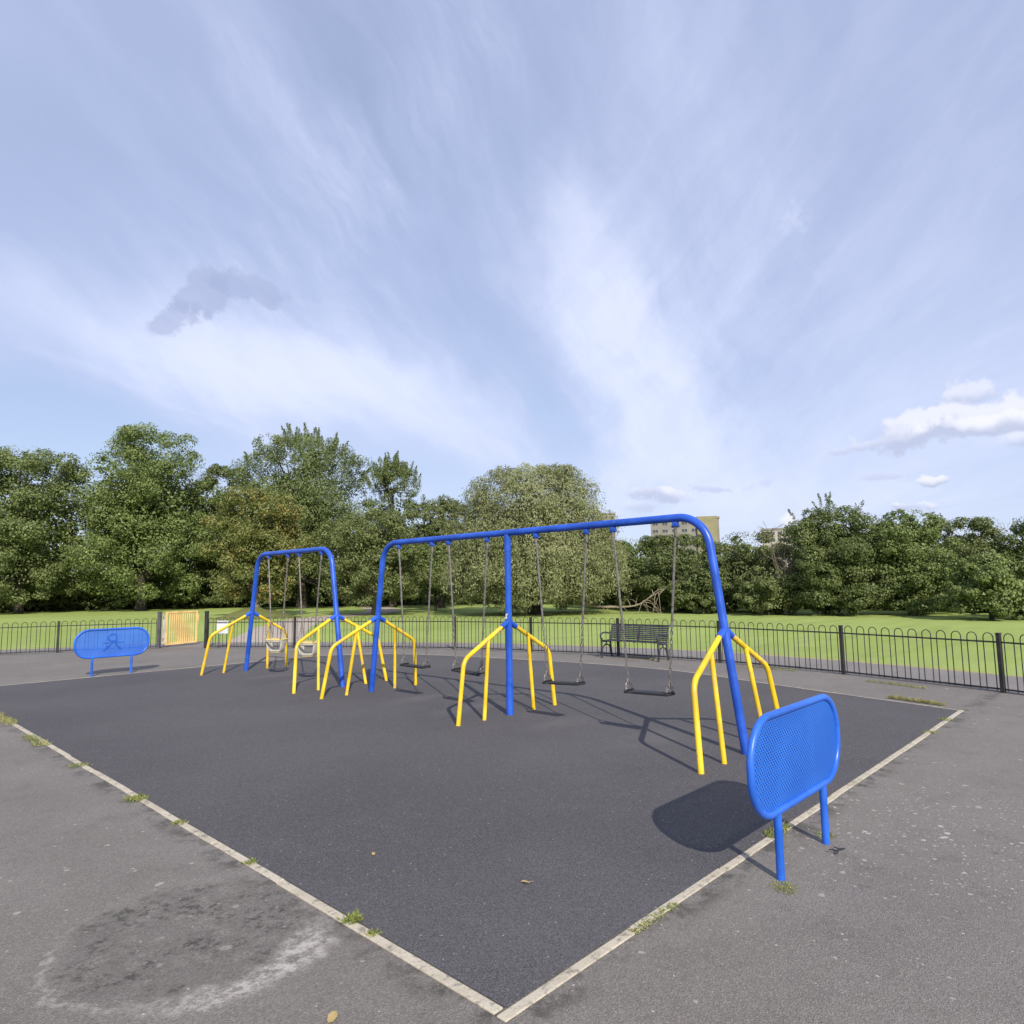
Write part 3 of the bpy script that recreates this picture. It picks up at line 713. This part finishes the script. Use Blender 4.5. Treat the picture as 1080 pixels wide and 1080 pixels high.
# willow: strands hanging from an umbrella of limbs
def willow(seed, x, y, h, r, label):
    rs = np.random.default_rng(seed); t = thing('willow_tree', (x, y, 0), label, 'tree', G)
    C, Nn, A, L, Wd, cen, rad = crown(rs, .25, h, r, None, 230, 95000, .125, (.40,), .60)
    A = A*.8+np.array([0, 0, -.8]); L = L*1.3; Wd = Wd*.5
    parts = [(C, Nn, A, L, Wd)]
    for k in range(520):
        a = rs.uniform(0, 2*PI); q = math.sqrt(rs.uniform(.2, 1.0))
        zt = 1.5+(h*.86-1.5)*math.sqrt(max(0.03, 1.04-q*q))*rs.uniform(.45, 1.0)
        ln = min(zt-.08, rs.uniform(.6, 1.6)); ml = int(70*ln); u = rs.uniform(0, 1, ml)
        bx, by = r*q*math.cos(a), r*q*math.sin(a); dr = rs.uniform(.05, .30)
        P = np.stack([bx+math.cos(a)*dr*u+rs.normal(size=ml)*.15, by+math.sin(a)*dr*u+rs.normal(size=ml)*.15, zt-ln*u], 1)
        nn = unit(rs, ml); nn[:, 2] *= .5; nn /= np.linalg.norm(nn, axis=1, keepdims=True)
        parts.append((P, nn, np.tile([0, 0, -1.0], (ml, 1))+rs.normal(size=(ml, 3))*.8, rs.uniform(.09, .19, ml), rs.uniform(.03, .06, ml)))
    ns = 42000; tz = rs.uniform(-.9, .99, ns); az = rs.uniform(0, 2*PI, ns); zc = h*.40
    wob = 1+.05*np.sin(az*3+1)+.07*np.sin(az*8+tz*5)+.06*np.sin(tz*12+az*2)
    prof = np.where(tz > 0, np.sqrt(np.clip(1-tz*tz, 0, 1))**.72, 1-.25*tz**4)*rs.uniform(.62, .93, ns)*wob*(1+.10*np.sin(az*13+np.sin(tz*17)*2)*np.sin(tz*15+az*5))
    P = np.stack([np.cos(az)*r*prof, np.sin(az)*r*prof, zc+tz*np.where(tz > 0, h-zc, zc-.15)*(.90+.09*np.sin(az*5+2)*np.sin(prof*2.6))], 1)
    o_ = np.stack([np.cos(az), np.sin(az), tz*.8+.3], 1)+rs.normal(size=(ns, 3))*.5; o_ /= np.linalg.norm(o_, axis=1, keepdims=True)
    parts.append((P, o_, unit(rs, ns)+np.array([0, 0, -.9]), rs.uniform(.10, .22, ns), rs.uniform(.035, .07, ns)))
    d = unit(rs, 16000)*rs.uniform(.1, .62, 16000)[:, None]; P = np.stack([d[:, 0]*r, d[:, 1]*r, h*.42+d[:, 2]*h*.5], 1)
    parts.append((P, unit(rs, 16000), unit(rs, 16000), rs.uniform(.15, .3, 16000), rs.uniform(.1, .2, 16000)))
    cat_ = [np.concatenate([p[i] for p in parts]) for i in range(5)]
    leaf_mesh('crown', *cat_, M['lf_willow'], t)
    trunk(rs, 1.6, h, .42, cen, M['bark'], t, .3, 1.5)
    return t
willow(21, 28.9, 25.9, 8.7, 5.2, 'big rounded sage green willow drooping to the grass behind the long frame')
# hedge-like belt on the right
belt = [(31, 37.4, 25.2, 4.6, 3.2, 'lf_light', 'low light green bush tree just right of the willow, behind the bench', 28, 13000),
        (32, 35.6, 20.6, 4.55, 2.9, 'lf_dark', 'dense dark bushy tree in front of the grey-olive tower block', 36, 17000),
        (33, 36.4, 16.6, 4.5, 2.8, 'lf_bush', 'bushy tree right of the leg of the long frame, left of the bare tree', 36, 17000),
        (36, 34.0, 18.3, 3.2, 2.1, 'lf_dark', 'low thick shrub at the foot of the bushy trees right of the bench', 26, 11000),
        (37, 33.4, 14.4, 2.4, 1.9, 'lf_bush', 'low shrub spreading at the foot of the bare tree', 24, 10000),
        (41, 34.8, 11.5, 5.3, 2.55, 'lf_dark', 'tallest dark tree of the right-hand belt, with ragged top', 44, 21000),
        (42, 36.4, 8.8, 5.0, 2.35, 'lf_light', 'round lighter green tree right of the tallest dark one in the belt', 38, 17000),
        (43, 40.0, 6.7, 4.75, 2.3, 'lf_bush', 'olive tree with pale upper leaves behind the low bush near the right edge', 34, 15000),
        (44, 33.1, 5.1, 2.65, 1.85, 'lf_light', 'low light green bush at the front of the belt near the right edge', 30, 13000),
        (45, 40.2, 4.2, 4.6, 2.2, 'lf_dark', 'dark tree cut off by the right edge of the photo', 30, 13000),
        (46, 34.6, 2.4, 3.4, 2.0, 'lf_bush', None, 24, 10000),
        (47, 39.5, 28.5, 4.4, 3.0, 'lf_dark', 'dark tree glimpsed between the willow and the light green bush tree', 26, 11000)]
for sd, x, y, h, r, mt, lab, lu, n in belt:
    if lab is None: lab = 'low bush beyond the dark tree at the extreme right edge'
    tree(sd, x, y, h*1.01, r*1.05, .05, lab, 'tree' if h > 3.5 else 'bush', M[mt], int(lu*1.3), int(n*2.1), .12, (.42,), base_r=.12, spikes=22 if sd == 41 else 0, group='bushy trees in the right-hand belt', name='tree' if h > 3.5 else 'bush', inner=.22)
# leafless tree
rs = np.random.default_rng(5)
bt = thing('bare_tree', (33.6, 13.6, 0), 'pale leafless twiggy tree standing left of the tallest dark tree', 'tree')
m = MB(); stems = []
for k in range(6):
    a = rs.uniform(0, 2*PI); e = Vector((math.cos(a)*rs.uniform(.2, .8), math.sin(a)*rs.uniform(.2, .8), rs.uniform(3.0, 4.2)))
    P = catmull([(0, 0, -.1), (e.x*.2, e.y*.2, 1.2), (e.x*.6, e.y*.6, e.z*.65), tuple(e)], 5)
    m.tube(P, [.055*(1-.85*i/(len(P)-1)) for i in range(len(P))], 6); stems.append(P)
m.build('trunk', M['bark_pale'], bt)
m = MB()
for P in stems:
    for k in range(16):
        s = P[int(rs.integers(5, len(P)))]; d = Vector((rs.normal(), rs.normal(), abs(rs.normal())+.8)).normalized()*rs.uniform(.4, 1.0)
        q = [s, s+d*.5+Vector((0, 0, .04)), s+d]; m.tube(q, [.016, .011, .005], 4)
        for w in range(2):
            d2 = (d+Vector((rs.normal(), rs.normal(), rs.normal()))*.35).normalized()*.35; m.tube([q[1], q[1]+d2], [.009, .004], 4)
m.build('twigs', M['bark_pale'], bt)
# shaded thicket behind the trees, closing the view under the crowns
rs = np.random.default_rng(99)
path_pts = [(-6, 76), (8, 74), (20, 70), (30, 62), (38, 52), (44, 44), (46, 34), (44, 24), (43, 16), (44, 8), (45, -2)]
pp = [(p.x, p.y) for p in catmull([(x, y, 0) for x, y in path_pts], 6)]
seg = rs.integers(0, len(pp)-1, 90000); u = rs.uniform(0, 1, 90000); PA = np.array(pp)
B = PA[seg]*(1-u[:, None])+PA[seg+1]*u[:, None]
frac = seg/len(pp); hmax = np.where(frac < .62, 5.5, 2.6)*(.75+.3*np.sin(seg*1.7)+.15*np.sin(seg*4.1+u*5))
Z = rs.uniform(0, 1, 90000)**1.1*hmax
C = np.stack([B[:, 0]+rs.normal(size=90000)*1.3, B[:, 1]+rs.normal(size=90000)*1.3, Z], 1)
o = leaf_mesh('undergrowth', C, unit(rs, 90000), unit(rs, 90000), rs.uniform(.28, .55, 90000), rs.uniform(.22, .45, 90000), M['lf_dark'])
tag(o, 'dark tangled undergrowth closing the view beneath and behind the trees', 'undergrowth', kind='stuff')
# limb fallen from the willow
fb = thing('fallen_branch', (30.6, 22.2, 0), 'pale fallen willow limb lying on the grass with one end raised, behind the bench', 'branch')
m = MB()
limb = catmull([(-.9, 1.6, .62), (0, .6, .42), (.6, -.5, .38), (1.0, -1.4, .50), (1.25, -2.1, .95), (1.4, -2.9, 1.35)], 7)
m.tube(limb, [.075*(1-.75*i/(len(limb)-1)) for i in range(len(limb))], 7); m.build('limb', M['dead'], fb)
m = MB()
for k in range(24):
    s = limb[int(rs.integers(4, len(limb)-1))]; dn = rs.random() < .6
    d = Vector((rs.normal()*.5, rs.normal()*.7-.3, -s.z*.95 if dn else rs.uniform(.1, .6)))
    mid = s+d*.45+Vector((0, 0, .22)); q = catmull([s, mid, s+d], 4)
    m.tube(q, [.024*(1-.7*i/(len(q)-1)) for i in range(len(q))], 5)
m.build('twigs', M['dead'], fb)

# ------------------------------------------------------------------ tower blocks far behind the trees
def brick(name, a, b):
    t = NT(name); o = t.obj(); n = t.noise(o, .35, 4); f = t.noise(o, 4, 3)
    return t.done(t.bsdf(t.mix(t.step(n, .3, .7), a, b), .9, .2, bump=f, bstr=.1))
M['tower_grey'] = brick('tower_grey', (.20, .185, .165), (.25, .235, .21))
M['tower_olive'] = brick('tower_olive', (.23, .205, .125), (.28, .25, .155))
M['tower_pale'] = brick('tower_pale', (.36, .33, .29), (.42, .39, .34))
def glassm():
    t = NT('window_glass'); return t.done(t.bsdf((.05, .06, .07), .12, .6))
M['glass'] = glassm()
def tower(x, y, w, dp, h, wallm, label, cols, floors, bay=None):
    an = math.atan2(y, x)+PI/2
    t = thing('tower_block', (x, y, 0), label, 'tower block', 'tower blocks on the skyline', rz=an)
    MB().box((0, 0, h/2), (w, dp, h), None).build('wall', M[wallm], t, False)
    MB().box((0, 0, h+.35), (w+.5, dp+.5, .7), None).build('roof', M['tower_grey'], t, False)
    if bay: MB().box((bay[0], dp/2+.55, h/2+.4), (bay[1], 1.1, h+.8), None).build('stair_tower', M['tower_olive'], t, False)
    fh = h/floors; proto = None
    for f in range(max(0, floors-5), floors):
        for c in range(cols):
            xx = -w/2+w*(c+.5)/cols
            if bay and abs(xx-bay[0]) < bay[1]/2+.6: continue
            if proto is None:
                proto = MB().box((0, 0, 0), (w/cols*.62, .12, fh*.5), None).build('window', M['tower_pale'], t, False)
                MB().box((-w/cols*.145, .07, 0), (w/cols*.26, .06, fh*.42), None).box((w/cols*.145, .07, 0), (w/cols*.26, .06, fh*.42), None).build('pane', M['glass'], proto, False)
                o = proto
            else:
                o = proto.copy(); COL.objects.link(o); o.parent = t
                p2 = proto.children[0].copy(); COL.objects.link(p2); p2.parent = o
            o.location = (xx, dp/2+.05, fh*(f+.55))
    return t
tower(217.5, 122.5, 23, 14, 23.2, 'tower_grey', 'grey and olive tower block rising behind the trees at the beam bend', 7, 9, (-7.5, 6.5))
tower(243.5, 175.2, 7.5, 12, 31.0, 'tower_olive', 'narrow yellowish tower block peeping out right of the willow', 3, 11)
tower(259.5, 105.5, 13, 12, 20.6, 'tower_pale', 'pale tower block mostly hidden behind the bare tree', 5, 8)

# ------------------------------------------------------------------ weeds, litter
def weed(x, y, label, nb, hgt, spread, mat='lf_weed', length=None, ang=0.0, name='weed'):
    rs = np.random.default_rng(int(abs(x*100)+abs(y*37)))
    u = rs.normal(size=nb)*spread if length is None else rs.uniform(-length/2, length/2, nb)
    v = rs.normal(size=nb)*spread*(1 if length is None else .5)
    bx = u*math.cos(ang)-v*math.sin(ang); by = u*math.sin(ang)+v*math.cos(ang)
    nb = int(nb*1.7); u = np.clip(rs.normal(size=nb), -1.5, 1.5)*spread*.9 if length is None else rs.uniform(-length/2, length/2, nb)
    v = np.clip(rs.normal(size=nb), -1.5, 1.5)*spread*(.9 if length is None else .5)
    bx = u*math.cos(ang)-v*math.sin(ang); by = u*math.sin(ang)+v*math.cos(ang)
    hs = hgt*rs.uniform(.35, 1.1, nb)*.62; lean = rs.normal(size=(nb, 2))*1.1
    A = np.stack([lean[:, 0], lean[:, 1], np.ones(nb)], 1); A /= np.linalg.norm(A, axis=1, keepdims=True)
    Nn = unit(rs, nb); C = np.stack([bx, by, np.zeros(nb)], 1)+A*hs[:, None]*.5+np.array([0, 0, .012])
    o = leaf_mesh(name, C, Nn-A*np.sum(Nn*A, 1, keepdims=True), A, hs, np.full(nb, .007)*rs.uniform(.7, 1.6, nb), M[mat])
    # renormalise by object: leaf_mesh keeps axis A perpendicular to the normal
    o.location = (x, y, 0); return tag(o, label, 'weed', 'weeds along the kerb')
weed(2.055, 3.12, 'bright green weed tuft growing on the kerb beside the worn patch', 90, .075, .030)
weed(2.05, 2.93, 'small green sprig on the kerb just nearer than the bright tuft', 40, .04, .022)
weed(2.01, 6.16, 'yellow-green grass tuft halfway along the left kerb', 110, .07, .05)
weed(2.02, 5.3, 'small weed on the left kerb nearer than the halfway tuft', 50, .05, .03)
weed(2.04, 4.22, 'tiny weed on the left kerb level with the worn patch', 50, .045, .025)
weed(2.02, 11.3, 'long dry grass fringe at the far end of the left kerb', 330, .09, .08, 'lf_dry', 1.1, PI/2)
weed(1.98, 9.4, 'straggling grass clump on the left kerb, second from the far end', 190, .08, .08, 'lf_weed', .8, PI/2)
weed(2.0, 7.75, 'flat weed patch on the left kerb beyond the halfway tuft', 90, .05, .06)
weed(10.72, 2.62, 'dry grass strip at the back right corner of the play surface', 520, .11, .05, 'lf_dry', .75, 1.28)
weed(9.55, 2.03, 'small weed on the right kerb near its far corner', 60, .06, .05)
weed(8.7, 2.0, 'low green weed on the right kerb, below the dry grass strip', 60, .05, .05)
weed(4.66, 2.02, 'green tuft on the right kerb behind the near barrier legs', 160, .085, .06, 'lf_weed', .3, 0)
weed(4.80, 1.76, 'little yellowish tuft at the foot of the farther barrier leg', 60, .05, .03)
weed(3.86, 1.66, 'sparse mossy weed at the foot of the nearer barrier leg', 200, .016, .05)
weed(3.1, 2.0, 'low moss and weed along the right kerb left of the barrier shadow', 190, .022, .04, 'lf_weed', .4, 0)
weed(12.2, 3.25, 'weeds at the foot of the railings near the right edge', 330, .07, .05, 'lf_weed', 1.0, 1.25)
weed(13.0, 5.6, 'weeds at the foot of the railings right of the long frame', 330, .06, .05, 'lf_weed', 1.0, 1.45)
weed(13.1, 8.6, 'dead weeds and litter under the park bench', 330, .06, .06, 'lf_dry', 1.0, PI/2)
# fallen leaves
def leaf(x, y, L, rz, label, z=.02):
    m = MB(); P = [(-.5, 0), (-.3, .16), (0, .25), (.25, .17), (.5, 0), (.25, -.17), (0, -.25), (-.3, -.16)]
    vs = [(a*L, b*L, .018*L*10*abs(b)+.004*math.sin(a*7)) for a, b in P]+[(0, 0, 0)]
    m.add(vs, [(i, (i+1) % 8, 8) for i in range(8)]); m.tube([(-.5*L, 0, .002), (-.75*L, .02*L, .004)], .0014, 5)
    o = m.build('leaf', M['deadleaf'], loc=(x, y, z)); o.rotation_euler = (.05, -.04, rz)
    return tag(o, label, 'leaf', 'fallen leaves')
leaf(1.56, 2.50, .075, .6, 'curled tan leaf on the tarmac at the bottom edge of the photo')
leaf(2.62, 3.75, .045, 1.0, 'small tan leaf on the dark surface near the left kerb')
leaf(2.95, 2.75, .06, 2.4, 'thin curved leaf scrap near the front corner of the dark surface', .024)
tw = MB(); tw.tube([(-.06, 0, .012), (0, .01, .02), (.05, -.01, .012)], .005, 6); tw.tube([(-.02, .0, .015), (-.05, .05, .02)], .004, 5); tw.tube([(.0, .01, .02), (.04, .05, .012)], .004, 5)
o = tw.build('twig', M['black'], loc=(4.58, 1.60, .008)); tag(o, 'small dark broken twig on the tarmac beside the near barrier', 'twig')

# ------------------------------------------------------------------ sky, sun
SUN = Vector((-.75, -1.27, 1.0)).normalized()
el = math.asin(SUN.z); az = math.atan2(SUN.x, SUN.y)
w = bpy.data.worlds.new('World'); S.world = w; w.use_nodes = True
nt = w.node_tree; nt.nodes.clear()
X = NT.__new__(NT); X.t = nt
out = X.n('ShaderNodeOutputWorld')
sky = X.n('ShaderNodeTexSky', sky_type='NISHITA'); sky.sun_disc = False; sky.sun_elevation = el; sky.sun_rotation = az
sky.altitude = 50; sky.air_density = 1.0; sky.dust_density = .5; sky.ozone_density = 2.0
D = X.n('ShaderNodeTexCoord').outputs['Generated']
sp = X.n('ShaderNodeSeparateXYZ', {0: D}); dz = X.math('MAXIMUM', sp.outputs[2], .0)
den = X.math('ADD', dz, .10)
pl = X.n('ShaderNodeCombineXYZ', {0: X.math('DIVIDE', sp.outputs[0], den), 1: X.math('DIVIDE', sp.outputs[1], den), 2: 0.0}).outputs[0]
# high cloud streets lying along one wind direction
wind = math.atan2(.607, .794)
rot = X.n('ShaderNodeVectorRotate', {'Vector': pl, 'Angle': -wind}, rotation_type='Z_AXIS').outputs[0]
wv = X.n('ShaderNodeVectorMath', {0: X.n('ShaderNodeTexNoise', {'Vector': rot, 'Scale': .7, 'Detail': 3.0}).outputs[1], 1: (.5, .5, .5)}, operation='SUBTRACT').outputs[0]
rotw = X.n('ShaderNodeVectorMath', {0: rot, 1: X.n('ShaderNodeVectorMath', {0: wv, 'Scale': .9}, operation='SCALE').outputs[0]}, operation='ADD').outputs[0]
st1 = X.noise(X.n('ShaderNodeMapping', {'Vector': rotw, 'Scale': (.35, 1.5, 1)}).outputs[0], 1.0, 5, .55)
st2 = X.noise(X.n('ShaderNodeMapping', {'Vector': rotw, 'Scale': (.9, 5.0, 1)}).outputs[0], 1.3, 6, .6)
soft = X.noise(D, 2.3, 4, .5)
puff = X.noise(D, 21, 5, .64)
Rm = np.array([[0.69126, 0.06622, 0.71956], [-0.72244, 0.08421, 0.68628], [-0.01515, -0.99425, 0.10605]])
def sdir(px, py):       # compass direction of a piece of sky
    v = Rm @ np.array([(px-540)/717.2, (py-540)/717.2, 1.0]); return v/np.linalg.norm(v)
def blob(p, q, wd, amp, warp=.10):
    """soft elongated cloud bank between two directions of the sky"""
    a = sdir(*p); b = sdir(*q); c = (a+b)/2; ax = b-a; L = np.linalg.norm(ax)/2+wd*.5; ax = ax/np.linalg.norm(ax)
    n = np.cross(c/np.linalg.norm(c), ax)
    d = X.n('ShaderNodeVectorMath', {0: Dw, 1: tuple(c)}, operation='SUBTRACT').outputs[0]
    u = X.n('ShaderNodeVectorMath', {0: d, 1: tuple(ax/L)}, operation='DOT_PRODUCT').outputs['Value']
    v = X.n('ShaderNodeVectorMath', {0: d, 1: tuple(n/wd)}, operation='DOT_PRODUCT').outputs['Value']
    r2 = X.math('ADD', X.math('MULTIPLY', u, u), X.math('MULTIPLY', v, v))
    return X.math('MULTIPLY', X.math('EXPONENT', X.math('MULTIPLY', r2, -1.0)), amp)
wD = X.n('ShaderNodeVectorMath', {0: X.n('ShaderNodeTexNoise', {'Vector': D, 'Scale': 3.2, 'Detail': 5.0, 'Roughness': .55}).outputs[1], 1: (.5, .5, .5)}, operation='SUBTRACT').outputs[0]
Dw = X.n('ShaderNodeVectorMath', {0: D, 1: X.n('ShaderNodeVectorMath', {0: wD, 'Scale': .15}, operation='SCALE').outputs[0]}, operation='ADD').outputs[0]
cov = X.math('ADD', X.math('MULTIPLY', X.math('SUBTRACT', st1, .5), .55), X.math('MULTIPLY', X.math('SUBTRACT', st2, .5), .22))
cov = X.math('ADD', cov, X.math('MULTIPLY', X.math('SUBTRACT', soft, .5), .25))
def fibres(p, q, c0, rad, amp, sc=(1.6, 15, 15)):
    # combed cirrus fibres lying from one direction of the sky to another
    global cov
    a = sdir(*p); b = sdir(*q); e1 = (b-a)/np.linalg.norm(b-a); e3 = (a+b)/np.linalg.norm(a+b); e3 = e3-e1*np.dot(e1, e3); e3 /= np.linalg.norm(e3); e2 = np.cross(e3, e1)
    co = [X.math('MULTIPLY', X.n('ShaderNodeVectorMath', {0: Dw, 1: tuple(e)}, operation='DOT_PRODUCT').outputs['Value'], k) for e, k in zip((e1, e2, e3), sc)]
    nz = X.noise(X.n('ShaderNodeCombineXYZ', {0: co[0], 1: co[1], 2: co[2]}).outputs[0], 1.0, 5, .62, .3)
    m_ = blob(c0, (c0[0]+60, c0[1]+60), rad, 1.0)
    cov = X.math('ADD', cov, X.math('MULTIPLY', X.math('MULTIPLY', X.math('SUBTRACT', nz, .5), m_), amp))
cov = X.math('ADD', cov, .42)
fibres((230, 30), (460, 330), (330, 170), .42, .85)
fibres((330, 0), (430, 200), (400, 90), .22, .6, (2.5, 26, 26))
fibres((900, 60), (660, 400), (800, 200), .45, .5)
fibres((560, 240), (690, 470), (620, 370), .25, .7, (3.0, 17, 17))
fibres((60, 330), (520, 460), (250, 390), .35, .45)
for b in [((20, 330), (520, 450), .085, .47), ((240, 40), (460, 330), .045, .16), ((590, 230), (690, 430), .075, .46), ((690, 20), (760, 220), .06, .12),
          ((330, 0), (370, 70), .06, -.30), ((330, 180), (590, 370), .06, -.16), ((570, 400), (600, 470), .05, -.25), ((-30, 430), (200, 480), .045, -.62),
          ((-20, 100), (140, 170), .10, -.10), ((560, 60), (560, 180), .05, -.16), ((800, 330), (1000, 330), .12, -.06), ((650, 480), (900, 530), .05, .14), ((760, 400), (1100, 420), .22, .22), ((620, 540), (1100, 540), .05, .16)]:
    cov = X.math('ADD', cov, blob(*b))
covc = X.step(cov, -.05, 1.02)
hz = X.math('EXPONENT', X.math('MULTIPLY', dz, -2.4))
# cloud veil colour: high thin cloud, paler towards the horizon haze
veil = X.mix(X.step(cov, .35, 1.0), (.44, .505, .75), (.655, .705, .895))
veil = X.mix(X.math('MULTIPLY', hz, .45), veil, (.62, .69, .88))
bg_sky = X.n('ShaderNodeBackground', {0: sky.outputs[0], 1: .105}).outputs[0]
bg_veil = X.n('ShaderNodeBackground', {0: veil, 1: 1.0}).outputs[0]
fac = X.math('ADD', .55, X.math('MULTIPLY', covc, .44), True)
sh = X.n('ShaderNodeMixShader', {0: fac, 1: bg_sky, 2: bg_veil}).outputs[0]
# low cumulus near the horizon
def cumulus(p, q, wd, amp=1.0, thr=.55, bright=(.76, .77, .86), base=(.44, .485, .645), opac=.9):
    global sh
    m_ = X.math('ADD', blob(p, q, wd, amp), X.math('MULTIPLY', X.math('SUBTRACT', puff, .5), 2.0))
    k = X.math('MULTIPLY', X.step(m_, thr, thr+.30), X.step(blob(p, q, wd*1.15, 1.0), .12, .45))
    a = sdir(*p); b = sdir(*q); c = (a+b)/2
    up = X.n('ShaderNodeVectorMath', {0: X.n('ShaderNodeVectorMath', {0: Dw, 1: tuple(c)}, operation='SUBTRACT').outputs[0], 1: (0, 0, 1.0/wd)}, operation='DOT_PRODUCT').outputs['Value']
    colr = X.mix(X.step(X.math('ADD', up, X.math('MULTIPLY', X.math('SUBTRACT', puff, .5), 1.6)), -.35, .65), base, bright)
    bgc = X.n('ShaderNodeBackground', {0: colr, 1: 1.0}).outputs[0]
    sh = X.n('ShaderNodeMixShader', {0: X.math('MULTIPLY', k, opac), 1: sh, 2: bgc}).outputs[0]
cumulus((890, 470), (1150, 424), .030, 1.2, .5, opac=.8)
cumulus((868, 473), (985, 455), .013, 1.0, .45, (.68, .70, .83), (.48, .52, .69), .6)
cumulus((960, 455), (1140, 440), .016, 1.1, .5, (.80, .81, .89), (.5, .54, .69), .7)
cumulus((1000, 418), (1040, 412), .020, .85, .5, opac=.6)
cumulus((1030, 470), (1100, 478), .016, .9, .5, opac=.55)
cumulus((965, 518), (1000, 514), .010, .95, .5)
cumulus((660, 520), (720, 520), .022, .9, .5, opac=.75)
cumulus((720, 500), (760, 512), .010, .8, .5, (.6, .64, .8), (.46, .51, .69), .6)
cumulus((640, 535), (700, 540), .014, .85, .5, (.66, .69, .82), (.47, .52, .69), .6)
cumulus((900, 500), (960, 508), .012, .75, .5, (.6, .64, .8), (.46, .51, .69), .6)
cumulus((770, 502), (820, 498), .014, .8, .52, (.62, .66, .84), (.50, .55, .76), .55)
cumulus((830, 548), (850, 552), .016, .95, .5)
cumulus((930, 546), (990, 546), .012, .9, .5)
cumulus((820, 232), (875, 212), .030, .75, .55, (.60, .65, .84), (.55, .6, .8), .45)
for a_, b_, w_ in (((172, 335), (206, 318), .024), ((196, 318), (226, 284), .026), ((224, 286), (292, 300), .019)):
    cumulus(a_, b_, w_, 1.1, .30, (.34, .40, .60), (.32, .375, .575), .55)
nt.links.new(sh, out.inputs[0])
w.cycles.sampling_method = 'NONE'

sl = bpy.data.lights.new('sun', 'SUN'); sl.energy = 4.3; sl.angle = math.radians(.53); sl.color = (1, .94, .84)
so = bpy.data.objects.new('sun', sl); COL.objects.link(so)
so.rotation_euler = (-SUN).to_track_quat('-Z', 'Y').to_euler(); so.location = (-20, -35, 40)

# ------------------------------------------------------------------ camera
cd = bpy.data.cameras.new('camera'); cam = bpy.data.objects.new('camera', cd); COL.objects.link(cam); S.camera = cam
cd.sensor_width = 36; cd.lens = 23.907; cd.clip_start = .05; cd.clip_end = 3000
right = Vector(Rm[:, 0]); up = -Vector(Rm[:, 1]); back = -Vector(Rm[:, 2])
mat = Matrix((right, up, back)).transposed().to_4x4(); mat.translation = (0, 0, 1.691); cam.matrix_world = mat
S.render.engine = 'CYCLES'; S.cycles.max_bounces = 5; S.cycles.diffuse_bounces = 3; S.cycles.transmission_bounces = 3; S.cycles.transparent_max_bounces = 8
S.render.resolution_x = S.render.resolution_y = 1024
S.view_settings.view_transform = 'Standard'; S.view_settings.look = 'None'; S.view_settings.exposure = .30; S.view_settings.gamma = 1
